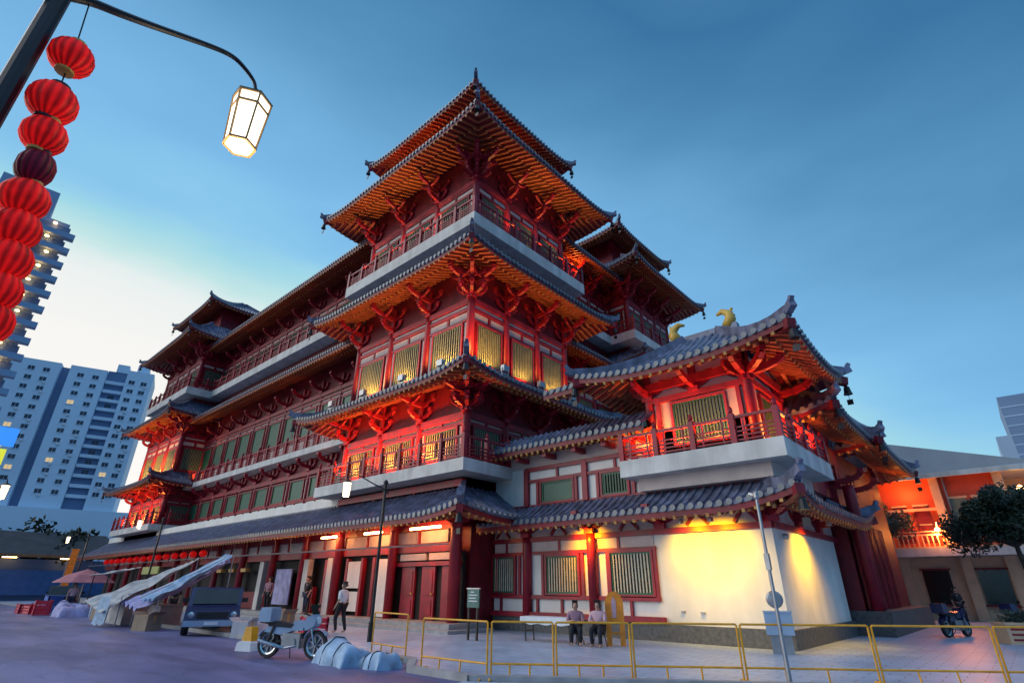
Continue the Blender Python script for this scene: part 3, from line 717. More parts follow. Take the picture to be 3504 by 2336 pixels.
# ---------------------------------------------------------------- main gate further along
MG=thing('main_gate','red gate hall with tall red doors behind the white gallery corner','gate',(-6.5,29,0)); ro=Vector(MG.location)
b=MB(); b.box(-11,-5.0,25.6,36,.1,7.2); wobj('wall',b,REDD,MG)
b=MB(); b.box(-11,-4.2,25.5,36.2,-.1,.9); wobj('plinth',b,STONE,MG)
for y in (25.9,27.1,28.3,29.5,30.7):
    d=MB(); d.box(-4.95,-4.75,y,y+1.05,.92,4.2)
    for q in (.25,.52,.8): d.box(-4.78,-4.70,y+q-.04,y+q+.04,.95,4.15)
    wobj('door',d,RED,MG)
for y in (25.75,): put('column',col_mesh(.22,4.6),MG,Vector((-4.6,y,.9))-ro)
for y in (25.75,28.5): corner_bracket(MG,-5,y,5.4,R(90),BRS)
ring(MG,(-9,-5.0,22.6,27.6),1.5,8.9,7.5,.4,7.9,LR=2.4); ring(MG,(-10,-4.8,28.6,35.2),1.6,9.4,7.3,.4,7.8,LR=2.4)
b=MB(); b.box(-9,-5.2,22.8,27.4,5.0,8.2); wobj('upper_wall',b,RED,MG)
b=MB(); b.tube([(-7.5,22.3,9.0),(-7.7,22.3,9.5),(-7.3,22.3,9.9),(-6.8,22.3,9.8)],[.3,.28,.2,.06],8); wobj('ridge_ornament',b,GOLD,MG,True)
b=MB(); b.bar((-9,22.6,8.95),(-5,22.6,8.95),.25,.4); wobj('ridge_cap',b,TILE,MG)
light('POINT',(-3.9,33.5,6.6),22,ORG,size=.1); light('POINT',(-4.2,26.5,6.9),9,ORG,size=.1)

# ---------------------------------------------------------------- street lamps
def street_lamp(name,label,x,y,dy,zl,r=.05,arm=1.15,group='lantern street lamps along the kerb',pw=40):
    L=thing(name,label,'street lamp',(x,y,0),0,group)
    b=MB(); b.tube([(0,0,0),(0,0,.6),(0,0,.62),(0,0,zl+.36)],[r*1.7,r*1.7,r*1.1,r],12); b.lathe([(r*1.6,zl+.34),(r*1.7,zl+.42),(r*.5,zl+.5)],n=12); obj('post',b,METAL,L)
    b=MB(); pts=[(0,-.12*dy,zl+.05),(0,.0,zl+.12),(0,.13*dy,zl+.20),(0,.27*dy,zl+.25),(0,.45*dy,zl+.32),(0,.78*dy,zl+.46),(0,.93*dy,zl+.50),(0,1.03*dy,zl+.47),(0,1.12*dy,zl+.40),(0,1.15*dy,zl+.31)]
    k=arm/1.15; pts=[(0,p[1]*k,p[2]) for p in pts]
    rs=[.034,.033,.031,.029,.026,.022,.02,.018,.016,.016]; sp_=[]; sr=[]
    for i in range(len(pts)-1):
        P0,P1,P2,P3=[Vector(pts[max(0,min(len(pts)-1,i+k))]) for k in (-1,0,1,2)]
        for q in range(4):
            t=q/4; sp_.append(.5*((2*P1)+(P2-P0)*t+(2*P0-5*P1+4*P2-P3)*t*t+(3*P1-P0-3*P2+P3)*t**3)); sr.append(.85*(rs[i]*(1-t)+rs[i+1]*t))
    b.tube(sp_+[Vector(pts[-1])],sr+[.014],8); obj('arm',b,METAL,L)
    lx=Vector((0,1.15*k*dy,zl))
    g=MB(); g.lathe([(.104,-.225),(.13,.20)],lx,6); g.lathe([(.09,-.25),(.104,-.225)],lx,6); la=obj('lantern',g,LGLASS,L)
    f=MB()
    for i in range(6):
        a=math.pi/3*i; f.bar(lx+Vector((.106*math.cos(a),.106*math.sin(a),-.235)),lx+Vector((.134*math.cos(a),.134*math.sin(a),.215)),.012,.012)
        a2=a+math.pi/3
        for rr,z in ((.108,-.24),(.134,.205),(.126,.11)): f.bar(lx+Vector((rr*math.cos(a),rr*math.sin(a),z)),lx+Vector((rr*math.cos(a2),rr*math.sin(a2),z)),.014,.018)
    obj('lantern_frame',f,LWOOD,la)
    c=MB(); c.lathe([(.145,.215),(.10,.25),(.03,.28),(.018,.34)],lx,6); obj('lantern_cap',c,METAL,la)
    light('POINT',(x,y+1.15*k*dy,zl-.45),pw,WRM,size=.1)
    return L
street_lamp('street_lamp','nearest street lamp, dark post and curved arm with a large lit hexagonal lantern',-3.42,-.33,1,4.74,pw=9)
street_lamp('street_lamp','slim street lamp with lit lantern standing behind the motorcycle',-15.92,11.11,-1,4.52,arm=1.5,pw=60)
street_lamp('street_lamp','street lamp rising behind the grey draped stall, its lantern against the balcony slab',-38.76,11.1,-1,4.93,arm=1.2,pw=60)
street_lamp('street_lamp','smallest street lamp, farthest along the kerb past the stalls',-56.3,11.1,-1,4.9,arm=1.3,pw=60)
street_lamp('street_lamp','street lamp at the left edge whose lantern glows beneath the pale tower',-25.0,1.18,1,4.45,arm=1.0,pw=30)

# red lanterns hanging on one cord from the near lamp's arm
def red_lantern(i,y,z,r,sq,label):
    t=thing('red_lantern',label,'lantern',(-3.42,y,z),random.random()*3,'red paper lanterns strung below the lamp arm')
    b=MB(); n=36; prof=[(r*.42,-r*sq)]
    for k in range(1,12):
        a=-math.pi/2+math.pi*k/12; prof.append((r*max(.42,math.cos(a)**.75)+.002*(k%2),r*sq*math.sin(a)))
    prof.append((r*.42,r*sq)); b.lathe(prof,n=n); b.v=[(vx*(1+.05*((q%n)%2)),vy*(1+.05*((q%n)%2)),vz) for q,(vx,vy,vz) in enumerate(b.v)]; obj('lantern_body',b,LANT if i!=3 else LANTD,t,smooth=True)
    c=MB(); c.lathe([(r*.44,r*sq-.004),(r*.44,r*sq+.018),(r*.1,r*sq+.022)],n=12); obj('top_cap',c,GOLD if i%2==0 else METAL,t)
    c=MB(); c.lathe([(r*.1,-r*sq-.02),(r*.44,-r*sq-.015),(r*.44,-r*sq+.004)],n=12); obj('bottom_cap',c,GOLD if i%2==0 else METAL,t)
LANTD=lantern_mat('dull_lantern_paper',(.26,.006,.03),.05)
LD=[(-.165,4.46,.115,.98,'topmost red lantern, alone just under the lamp arm'),(-.148,4.10,.122,1.0,'second red lantern from the top of the string'),(-.118,3.87,.108,1.0,'third red lantern from the top, just above the dull crimson one'),(-.09,3.655,.088,1.25,'dull crimson unlit lantern in the middle of the red string'),(-.075,3.45,.112,1.0,'red lantern directly below the dull crimson one'),(-.055,3.27,.11,1.0,'red lantern second below the dull crimson one, beside the tower roof'),(-.035,3.09,.11,1.0,'red lantern third below the dull crimson one, at the picture edge'),(-.02,2.92,.105,1.0,'red lantern fourth below the dull crimson one, half cut by the edge'),(0,2.75,.105,1.0,'lowest red lantern of the string, almost cut off by the picture edge')]
for i,d in enumerate(LD): red_lantern(i,d[0],d[1],d[2]*.93,d[3]*1.03,d[4])
b=MB(); b.tube([(-3.42,-.21,4.97),(-3.42,-.165,4.5),(-3.42,-.145,4.1),(-3.42,-.115,3.87),(-3.42,-.07,3.45),(-3.42,0,2.7)],.004,5); tag(obj('lantern_cord',b,METAL),'thin dark cord the near red lanterns hang on','cord')

# ---------------------------------------------------------------- yellow crowd barriers
def barrier(p,q,label):
    p=Vector((p[0],p[1],.03)); q=Vector((q[0],q[1],.03)); L=(q-p).length; a=math.atan2(q.y-p.y,q.x-p.x)
    t=thing('crowd_barrier',label,'barrier',p,a,'yellow crowd barriers along the pavement')
    f=MB(); r=.019
    f.tube([(0,0,.0),(0,0,.955),(.02,0,.97),(L-.02,0,.97),(L,0,.955),(L,0,0)],r,8); f.tube([(0,0,.26),(L,0,.26)],r,8); obj('frame',f,YEL,t)
    for x in (.0,L):
        f=MB(); f.tube([(x,-.22,.0),(x,-.18,.05),(x,.18,.05),(x,.22,0)],.02,8); obj('foot',f,YEL,t)
    for x in (.3,.62): 
        f=MB(); f.tube([(L*x,-.0,.26),(L*x,-.03,.02)],.018,6); obj('prop',f,YEL,t)
barrier((-10.04,8.35),(-8.2,8.44),'short yellow barrier in front of the red double doors')
barrier((-8.15,8.5),(-7.2,9.22),'yellow barrier right of the small sign on legs')
barrier((-7.15,9.25),(-6.04,10.11),'yellow barrier in front of the seated people')
barrier((-6.0,10.15),(-4.45,11.36),'long yellow barrier left of the thin grey pole')
barrier((-4.4,11.4),(-2.55,12.81),'yellow barrier before the bright white wall with the thin pole')
barrier((-2.5,12.85),(-.85,14.16),'yellow barrier past the white wall corner')
barrier((-.8,14.2),(.9,15.6),'yellow barrier cut off by the right picture edge')
barrier((-13.2,9.3),(-11.6,9.15),'yellow barrier behind the pale blue wrapped bundle')

# thin pole with lamp head
t=thing('street_pole','thin grey pole with small cap in front of the bright white wall','pole',(-3.78,11.75,0)); 
b=MB(); b.tube([(0,0,0),(0,0,.5),(0,0,3.3)],[.05,.04,.03],10); obj('post',b,STEEL,t); b=MB(); b.lathe([(.03,3.28),(.06,3.32),(.06,3.42),(.02,3.46)],n=10); b.bar((0,0,3.36),(-.14,.02,3.42),.05,.04); obj('cap',b,STEEL,t)
b=MB(); b.box(-.045,.045,-.06,.04,1.95,2.25); obj('junction_box',b,STEEL,t)
# small sign on legs
t=thing('notice_sign','small green notice board on two dark legs by the corner column','sign',(-14.0,13.7,.06))
b=MB(); b.box(-.27,.27,-.03,.03,.95,1.5); obj('board',b,SIGNM,t)
b=MB()
for i,(x0,x1) in enumerate(((-.12,.05),(-.2,.2),(-.2,.14),(-.2,.2))): b.box(x0,x1,-.036,-.031,1.40-i*.09,1.425-i*.09)
obj('text_line',b,CLOTH,t)
b=MB(); b.box(-.3,.3,-.04,.04,1.5,1.54); obj('top_rail',b,STEEL,t)
for x in (-.2,.2): b=MB(); b.box(x-.03,x+.03,-.03,.03,0,.95); obj('leg',b,METAL,t)
# blue cabinet with a round hood on the plaza
t=thing('utility_cabinet','pale blue cabinet with a round disc on top at the white wall corner','cabinet',(-5.45,16.9,.06),R(20))
b=MB(); b.box(-.34,.34,-.25,.25,.45,.98); b.box(-.36,.36,-.27,.27,.98,1.02); obj('body',b,SILV,t)
b=MB(); b.box(-.26,.26,-.2,.2,0,.45); obj('base',b,STEEL,t)
b=MB(); b.lathe([(.0,0),(.2,.0),(.22,.04),(.17,.09),(.06,.11)],(0,0,1.3),20,Matrix.Rotation(R(90),3,'X')); b.box(-.04,.04,-.05,.05,1.02,1.2); obj('disc',b,STEEL,t)

# ---------------------------------------------------------------- people
def skin(name,verts,edges,m,parent,root=0,sub=2):
    me=bpy.data.meshes.new(name); me.from_pydata([v[:3] for v in verts],edges,[]); o=bpy.data.objects.new(name,me); col.objects.link(o)
    sk=o.modifiers.new('s','SKIN'); 
    for i,v in enumerate(verts):
        d=me.skin_vertices[0].data[i]; r=v[3]; d.radius=(r,v[4] if len(v)>4 else r); d.use_root=(i==root)
    o.modifiers.new('u','SUBSURF').levels=sub; o.modifiers['u'].render_levels=sub
    dg=bpy.context.evaluated_depsgraph_get(); me2=bpy.data.meshes.new_from_object(o.evaluated_get(dg)); me2.materials.clear(); me2.materials.append(m)
    for p in me2.polygons: p.use_smooth=True
    bpy.data.objects.remove(o); o=bpy.data.objects.new(name,me2); col.objects.link(o); o.parent=parent; return o
def person(label,loc,rot,J,shirt,trous,long_hair=False,group=None):
    """J: joints pelvis chest neck head, sh el wr (L,R), hip kn an toe (L,R)"""
    t=thing('person',label,'person',loc,rot,group)
    V=[];E=[]
    def ad(p,r,par=None,r2=None):
        V.append((*p,r,r2 or r)); 
        if par is not None: E.append((par,len(V)-1))
        return len(V)-1
    pe=ad(J['pelvis'],.13); ch=ad(J['chest'],.125,pe); nk=ad(J['neck'],.052,ch); hd=J['head']
    h0=ad((hd[0],hd[1],hd[2]-.08),.06,nk); h1=ad((hd[0],hd[1]-.01,hd[2]),.088,h0); h2=ad((hd[0],hd[1]+.01,hd[2]+.075),.075,h1)
    no=ad((hd[0],hd[1]-.105,hd[2]-.01),.014,h1)
    for sd in 'LR':
        s=ad(J['sh'+sd],.058,ch); e=ad(J['el'+sd],.042,s); w=ad(J['wr'+sd],.028,e)
        d=(Vector(J['wr'+sd])-Vector(J['el'+sd])).normalized(); p=ad(Vector(J['wr'+sd])+d*.06,.03,w)
        sx=d.cross(Vector((0,0,1))).normalized()
        for k,(off,ln) in enumerate(((-.027,.06),(-.009,.075),(.009,.07),(.027,.055))):
            a=Vector(J['wr'+sd])+d*.09+sx*off; i1=ad(a,.009,p); ad(a+d*ln*.6+Vector((0,0,-.015)),.008,i1)
        ad(Vector(J['wr'+sd])+d*.05+sx*(.05 if sd=='L' else -.05),.009,p)
        hp=ad(J['hip'+sd],.085,pe); kn=ad(J['kn'+sd],.06,hp); an=ad(J['an'+sd],.038,kn); ad(J['toe'+sd],.032,an)
    skin('body',V,E,SKIN,t)
    def garment(name,keys,m,infl,term=None):
        V=[];E=[];ix={}
        for k,r,par in keys:
            ix[k if isinstance(k,str) else tuple(k)]=len(V); V.append((*(J[k] if isinstance(k,str) else k),r)); 
            if par is not None: E.append((ix[par],len(V)-1))
        skin(name,V,E,m,t)
    garment('shirt',[('pelvis',.145,None),('chest',.155,'pelvis'),('shL',.075,'chest'),('elL',.056,'shL'),('shR',.075,'chest'),('elR',.056,'shR'),('neck',.062,'chest')],shirt,0)
    garment('trousers',[('pelvis',.15,None),('hipL',.105,'pelvis'),('knL',.078,'hipL'),('anL',.055,'knL'),('hipR',.105,'pelvis'),('knR',.078,'hipR'),('anR',.055,'knR')],trous,0)
    hb=[(hd[0],hd[1]+.03,hd[2]+.05,.092),(hd[0],hd[1]+.03,hd[2]+.10,.07),(hd[0],hd[1]+.06,hd[2]-.02,.075)]
    if long_hair: hb+= [(hd[0],hd[1]+.075,hd[2]-.16,.07),(hd[0],hd[1]+.08,hd[2]-.30,.045)]
    he=[(0,1),(0,2)]+([(2,3),(3,4)] if long_hair else [])
    skin('hair',hb,he,HAIR,t)
    f=MB()
    for sx in (-.032,.032): f.lathe([(.004,-.01),(.012,0),(.004,.01)],(hd[0]+sx,hd[1]-.083,hd[2]+.015),8)
    f.box(hd[0]-.024,hd[0]+.024,hd[1]-.088,hd[1]-.078,hd[2]-.052,hd[2]-.044); obj('face_feature',f,HAIR,t)
    return t
def seated(lean=0,hz=.40):
    return dict(pelvis=(0,.05,hz+.1),chest=(0,.06+lean,hz+.42),neck=(0,.05+lean,hz+.57),head=(0,.02+lean,hz+.71),
     shL=(.19,.06+lean,hz+.48),elL=(.24,-.08+lean,hz+.26),wrL=(.12,-.28,hz+.28),shR=(-.19,.06+lean,hz+.48),elR=(-.24,-.06+lean,hz+.25),wrR=(-.1,-.28,hz+.3),
     hipL=(.1,.0,hz+.08),knL=(.13,-.40,hz+.08),anL=(.13,-.36,.07),toeL=(.14,-.52,.04),hipR=(-.1,.0,hz+.08),knR=(-.13,-.40,hz+.08),anR=(-.13,-.30,.07),toeR=(-.14,-.46,.04))
def standing(step=.1):
    return dict(pelvis=(0,0,.95),chest=(0,0,1.28),neck=(0,0,1.45),head=(0,-.02,1.59),shL=(.19,0,1.36),elL=(.25,.03,1.1),wrL=(.26,-.1,.88),shR=(-.19,0,1.36),elR=(-.25,.04,1.1),wrR=(-.26,-.06,.86),
     hipL=(.09,0,.9),knL=(.1,-step,.5),anL=(.1,-step*.5,.08),toeL=(.11,-step*.5-.16,.04),hipR=(-.09,0,.9),knR=(-.1,step*.3,.5),anR=(-.1,step,.08),toeR=(-.11,step-.16,.04))
def stool(x,y,label,h=.38):
    t=thing('stool',label,'stool',(x,y,.06),0,'stools of the seated people')
    b=MB(); b.lathe([(.17,h-.05),(.18,h-.02),(.17,h)],n=14); obj('seat',b,BLACK,t)
    for sx in (-1,1):
        for sy in (-1,1): b=MB(); b.tube([(sx*.09,sy*.09,h-.05),(sx*.15,sy*.15,0)],.014,6); obj('leg',b,METAL,t)
stool(-10.75,14.95,'dark stool under the long-haired person'); stool(-10.0,15.05,'dark stool under the person in the light pink shirt')
person('person with long dark hair in a mauve top, seated behind the yellow barrier',(-10.75,14.9,.06),R(35),seated(.02,.36),MAUVE,BLACK,True)
person('person with short dark hair in a light pink shirt, seated beside the orange frame',(-10.0,15.0,.06),R(20),seated(-.02,.38),PINK,BLACK)
person('person in a mauve top standing on the steps before the hanging banner',(-31.2,14.9,.36),R(30),standing(.05),MAUVE,BLACK)
person('person in a pale shirt walking on the pavement left of the street lamp',(-19.6,12.3,.06),R(-70),standing(.18),CLOTH,BLACK)
person('person in black standing by the grey draped counters',(-33.0,10.9,.06),R(60),standing(.06),BLACK,BLACK,True)
person('person in a pink shirt standing among the crates at far left',(-45.0,9.0,0),R(80),standing(.08),PINK,NAVYC)
person('person in a dark top inside the dark opening right of the grey piers',(-27.6,15.2,.36),R(10),standing(.05),BLACK,NAVYC)
t=thing('folding_table','long folding table under a pale cloth before the windows','table',(-11.9,15.1,.06),R(3))
b=MB(); b.box(-.95,.95,-.3,.3,.66,.70); obj('tabletop',b,STEEL,t)
for sx in (-.85,.85): b=MB(); b.bar((sx,-.22,.66),(sx+.04,-.22,0),.03,.03); b.bar((sx,.22,.66),(sx+.04,.22,0),.03,.03); b.bar((sx,-.22,.3),(sx,.22,.3),.025,.025); obj('leg',b,METAL,t)
b=MB(); n=16
for sgn in (0,): 
    b.box(-.97,.97,-.32,.32,.702,.71)
    P=[];F=[]
    for i in range(n+1):
        x=-.97+1.94*i/n; P+=[(x,-.322,.708),(x,-.33-.012*math.sin(i*2.1),.50+.02*math.sin(i*1.3))]
    for i in range(n): F.append((2*i,2*i+1,2*i+3,2*i+2))
    b.add(P,F)
c=obj('tablecloth',b,CLOTH); c.location=(-11.9,15.1,.06); c.rotation_euler=(0,0,R(3)); tag(c,'pale cloth spread over the long folding table','tablecloth')
t=thing('orange_frame_stand','orange round-topped frame stand with two legs beside the seated pair','stand',(-9.72,15.5,.06),R(30))
for sx in (-1,1): b=MB(); b.box(sx*.2-.075,sx*.2+.075,-.05,.05,0,1.05); obj('leg',b,ORA,t)
b=MB(); P=[(-.275,.62)]+[(.275*math.cos(a),1.1+.37*math.sin(a)) for a in [math.pi-math.pi*k/14 for k in range(15)]]+[(.275,.62)]; b.prism(P,-.06,.06,'xz'); obj('arched_panel',b,ORA,t)
b=MB(); b.prism([(-.07,.75),(-.08,1.2),(-.02,1.32),(.06,1.2),(.05,.75)],-.07,-.061,'xz'); obj('inset',b,PINK,t)
b=MB(); b.box(-.16,.16,-.02,.02,.3,.36); obj('crossbar',b,ORA,t)

# ---------------------------------------------------------------- motorcycle
def motorcycle(label,loc,rot,paint,group=None,screen=True):
    t=thing('motorcycle',label,'motorcycle',loc,rot,group)
    for x,nm in ((.66,'front_wheel'),(-.66,'rear_wheel')):
        b=MB(); rx=Matrix.Rotation(R(90),3,'X'); b.lathe([(.235,-.05),(.30,-.055),(.315,0),(.30,.055),(.235,.05),(.235,-.05)],(x,0,.315),28,rx); wv=obj(nm,b,RUB,t,smooth=False)
        b=MB(); b.lathe([(.20,-.03),(.238,-.04),(.238,.04),(.20,.03),(.20,-.03)],(x,0,.315),28,rx); obj('rim',b,CHROME,wv)
        b=MB()
        for k in range(7): a=2*math.pi*k/7; b.bar((x,0,.315),(x+.21*math.cos(a),0,.315+.21*math.sin(a)),.03,.025,(0,1,0))
        b.lathe([(.05,-.05),(.05,.05)],(x,0,.315),12,rx); obj('spoke',b,STEEL,wv)
        b=MB(); P=[(x+.36*math.cos(a),.315+.36*math.sin(a)) for a in [R(35+10*k) for k in range(13)]]; P+=[(x+.34*math.cos(a),.315+.34*math.sin(a)) for a in [R(155-10*k) for k in range(13)]]; b.prism(P,-.07,.07,'xz'); obj('mudguard',b,paint,t)
    b=MB()
    for sy in (-.085,.085): b.tube([(.66,sy,.315),(.50,sy,.78),(.46,sy,.9)],.022,8)
    obj('fork',b,CHROME,t)
    b=MB(); b.tube([(.44,-.34,1.0),(.42,-.26,1.0),(.46,-.1,.95),(.46,.1,.95),(.42,.26,1.0),(.44,.34,1.0)],.016,8); obj('handlebar',b,METAL,t)
    b=MB(); b.prism([(.40,.62),(.62,.72),(.66,.86),(.56,.98),(.40,.92),(.32,.76)],-.14,.14,'xz'); obj('front_fairing',b,paint,t)
    b=MB(); b.lathe([(.09,0),(.085,.04),(.02,.06)],(.63,0,.84),14,Matrix.Rotation(R(80),3,'Y')); obj('headlight',b,CLOTH,t)
    if screen: b=MB(); b.prism([(.56,.95),(.575,.95),(.46,1.2),(.44,1.2)],-.13,.13,'xz'); obj('windscreen',b,GLASS,t)
    b=MB(); b.prism([(-.02,.62),(.32,.62),(.36,.78),(.26,.86),(.02,.80)],-.13,.13,'xz'); obj('fuel_tank',b,paint,t)
    b=MB(); b.prism([(-.72,.76),(-.66,.70),(.02,.68),(.06,.77),(-.2,.78),(-.5,.82)],-.13,.13,'xz'); obj('seat',b,BLACK,t)
    b=MB(); b.prism([(-.80,.58),(-.3,.52),(.0,.60),(0.0,.68),(-.66,.72)],-.11,.11,'xz'); obj('tail_panel',b,paint,t)
    b=MB(); b.box(-.22,.28,-.14,.14,.24,.56); b.lathe([(.10,-.17),(.10,.17)],(.08,0,.36),14,Matrix.Rotation(R(90),3,'X')); obj('engine',b,STEEL,t)
    b=MB(); b.bar((.44,0,.84),(.26,0,.45),.06,.06); b.bar((-.2,0,.4),(-.66,0,.315),.16,.05); b.bar((-.66,.12,.33),(-.5,.13,.7),.05,.05); b.bar((-.66,-.12,.33),(-.5,-.13,.7),.05,.05); b.bar((-.05,0,.25),(-.12,.16,.0),.02,.02); b.bar((-.45,.1,.74),(-.95,.1,.78),.025,.025); b.bar((-.45,-.1,.74),(-.95,-.1,.78),.025,.025); obj('frame',b,METAL,t)
    b=MB(); b.tube([(.2,-.14,.30),(-.1,-.17,.24),(-.4,-.18,.30),(-.85,-.19,.40)],[.025,.03,.05,.05],10); obj('exhaust',b,CHROME,t)
    b=MB(); b.box(-.95,-.60,-.2,.2,.80,1.06); b.box(-.93,-.62,-.18,.18,1.06,1.12); obj('top_box',b,paint if not screen else SILV,t)
    for sy in (-1,1): b=MB(); b.bar((.42,sy*.22,.99),(.40,sy*.30,1.14),.012,.012); b.lathe([(.055,0),(.05,.02)],(.40,sy*.31,1.16),10,Matrix.Rotation(R(90),3,'Y')); obj('mirror',b,METAL,t)
    return t
motorcycle('silver blue motorcycle with a top box parked on the road by the kerb',(-14.05,7.55,0),R(27),SILV)
# low orange and white block
t=thing('traffic_block','small orange and white plastic traffic block behind the motorcycle','traffic block',(-16.6,7.65,0),R(20))
b=MB(); b.prism([(-.28,0),(.28,0),(.24,.2),(.15,.24),(-.15,.24),(-.24,.2)],-.2,.2,'xz'); obj('base',b,CLOTH,t); b=MB(); b.prism([(-.17,.24),(.17,.24),(.11,.58),(-.11,.58)],-.12,.12,'xz'); obj('body',b,YEL,t)

# ---------------------------------------------------------------- pickup
def pickup(label,loc,rot,paint):
    t=thing('pickup_truck',label,'pickup truck',loc,rot,'pickup trucks parked by the stalls')
    P=[(-2.5,.45),(-2.4,.8),(-1.5,.95),(-1.0,1.5),(-.85,1.56),(.25,1.56),(.42,1.0),(.5,.98),(.5,.42)]
    b=MB(); b.prism(P,-.88,.88,'xz'); b.box(.5,1.85,-.88,-.80,.5,.98); b.box(.5,1.85,.80,.88,.5,.98); b.box(.5,1.85,-.8,.8,.42,.55); obj('body',b,paint,t)
    b=MB(); b.box(1.85,1.92,-.88,.88,.45,.98); tg=obj('tailgate',b,paint,t); b=MB(); b.box(1.92,1.95,-.2,.2,.75,.82); obj('handle',b,CHROME,tg)
    b=MB(); b.box(.46,.475,-.72,.72,1.03,1.42) if False else b.prism([(.40,1.05),(.43,1.05),(.30,1.48),(.27,1.48)],-.72,.72,'xz'); obj('rear_window',b,GLASS,t)
    for sy in (-1,1):
        b=MB(); b.prism([(-1.25,1.02),(.3,1.02),(.2,1.46),(-.98,1.46)],sy*.885-.006,sy*.885+.006,'xz'); obj('side_window',b,GLASS,t)
        b=MB(); b.box(1.9,1.945,sy*.82-.07,sy*.82+.05,.6,.95); obj('tail_light',b,RED,t)
    b=MB(); b.box(1.9,2.08,-.86,.86,.32,.46); obj('bumper',b,SILV,t)
    b=MB(); b.box(.5,1.9,-.9,-.84,.98,1.02); b.box(.5,1.9,.84,.9,.98,1.02); b.box(1.84,1.94,-.9,.9,.98,1.02); obj('bed_rail',b,SILV,t)
    b=MB(); b.box(1.945,1.955,-.22,.22,.5,.6); obj('number_plate',b,CLOTH,t)
    b=MB(); b.prism([(-1.47,.99),(-1.03,1.47),(-1.05,1.50),(-1.50,1.01)],-.74,.74,'xz'); obj('windscreen',b,GLASS,t)
    b=MB(); b.box(-2.49,-2.43,-.5,.5,.56,.76); obj('grille',b,RUB,t)
    for sy in (-1,1): b=MB(); b.lathe([(.11,0),(.10,.05),(.03,.07)],(-2.44,sy*.68,.68),14,Matrix.Rotation(R(-90),3,'Y')); obj('headlight',b,CHROME,t)
    b=MB(); b.box(-2.62,-2.44,-.88,.88,.32,.5); obj('front_bumper',b,SILV,t)
    b=MB(); b.box(-2.635,-2.62,-.22,.22,.36,.46); obj('number_plate',b,CLOTH,t)
    for sy in (-1,1): b=MB(); b.box(-1.28,-1.14,sy*1.0-.1,sy*1.0+.1,1.05,1.2); b.bar((-1.2,sy*.86,1.08),(-1.2,sy*.95,1.1),.03,.03); obj('side_mirror',b,RUB,t)
    for x in (-1.65,1.2):
        for sy in (-1,1):
            b=MB(); b.lathe([(.2,-.1),(.33,-.11),(.35,0),(.33,.11),(.2,.1)],(x,sy*.8,.35),24,Matrix.Rotation(R(90),3,'X')); wv=obj('wheel',b,RUB,t); b=MB(); b.lathe([(.05,-.125),(.2,-.115),(.2,.115),(.05,.125)],(x,sy*.8,.35),16,Matrix.Rotation(R(90),3,'X')); obj('rim',b,STEEL,wv)
pickup('navy blue pickup truck facing the camera beside the lavender and blue sheets',(-24.4,9.6,0),R(158),NAVY)
pickup('dark grey pickup truck farther left behind the lavender heap',(-50.5,9.6,0),R(-14),mat('grey_car_paint',(.05,.05,.055),.3,.2,2))

# ---------------------------------------------------------------- market stalls and bundles
def sheet(fn,nu,nv,th=.012):
    b=MB(); P=[]
    for i in range(nu+1):
        for j in range(nv+1): P.append(Vector(fn(i/nu,j/nv)))
    n=len(P); Q=[p-Vector((0,0,th)) for p in P]; F=[]
    for i in range(nu):
        for j in range(nv):
            a=i*(nv+1)+j; F.append((a,a+nv+1,a+nv+2,a+1)); F.append((n+a,n+a+1,n+a+nv+2,n+a+nv+1))
    b.add(P+Q,F); return b
def drape(corners,sag,fold=.05,nf=7,seed=0):
    c=[Vector(x) for x in corners]
    def fn(u,v):
        p=c[0]*(1-u)*(1-v)+c[1]*u*(1-v)+c[2]*u*v+c[3]*(1-u)*v
        p=p+Vector((0,0,-sag*math.sin(math.pi*u)*math.sin(math.pi*v)+fold*math.sin(nf*u*math.pi+v*3+seed)*math.sin(2.3*v*nf+seed)))
        return p
    return sheet(fn,36,26)
def bundle(x0,x1,y0,y1,h,m,label,cat,name,seed,z=0,loc=None):
    rnd=random.Random(seed); b=MB(); nu,nv=56,40; P=[]
    ph=[rnd.random()*6 for _ in range(6)]
    for i in range(nu+1):
        for j in range(nv+1):
            u=i/nu; v=j/nv; ex=max(0,1-(abs(2*u-1))**5)**.5; ey=max(0,1-(abs(2*v-1))**5)**.5
            z_=h*(ex*ey)*(.82+.14*math.sin(5*u+ph[0])+.10*math.sin(7*v+ph[1]+3*u)-.05*abs(math.sin(8*u+5*v+ph[2]))**.6-.05*abs(math.sin(11*v-6*u+ph[3]))**.6)
            P.append((x0+(x1-x0)*u+.05*math.sin(9*v+ph[4])*(1-ex),y0+(y1-y0)*v+.05*math.sin(11*u+ph[5])*(1-ey),z+z_))
    F=[]
    for i in range(nu):
        for j in range(nv):
            a=i*(nv+1)+j; F.append((a,a+nv+1,a+nv+2,a+1))
    base=[k*(nv+1) for k in range(nu+1)]
    b.add(P,F); o=obj(name,b,m,smooth=True)
    rp_=MB()
    for q in (.3,.62): rp_=MB(); rp_.tube([Vector(P[int(q*nu)*(nv+1)+j])+Vector((0,0,.015)) for j in range(0,nv+1,2)],.012,5); obj('rope',rp_,METAL,o)
    return tag(o,label,cat)
bundle(-12.95,-11.6,7.5,8.3,.6,FAB_B,'large pale blue wrapped bundle on the ground right of the motorcycle','bundle','wrapped_bundle',3)
bundle(-11.65,-10.75,7.8,8.45,.36,FAB_B,'smaller pale blue bundle by the kerb, right of the large one','bundle','wrapped_bundle',5)
bundle(-42.5,-40.2,7.7,9.2,.9,FAB_L,'lavender covered heap on the road beside the far stall goods','bundle','covered_heap',8)
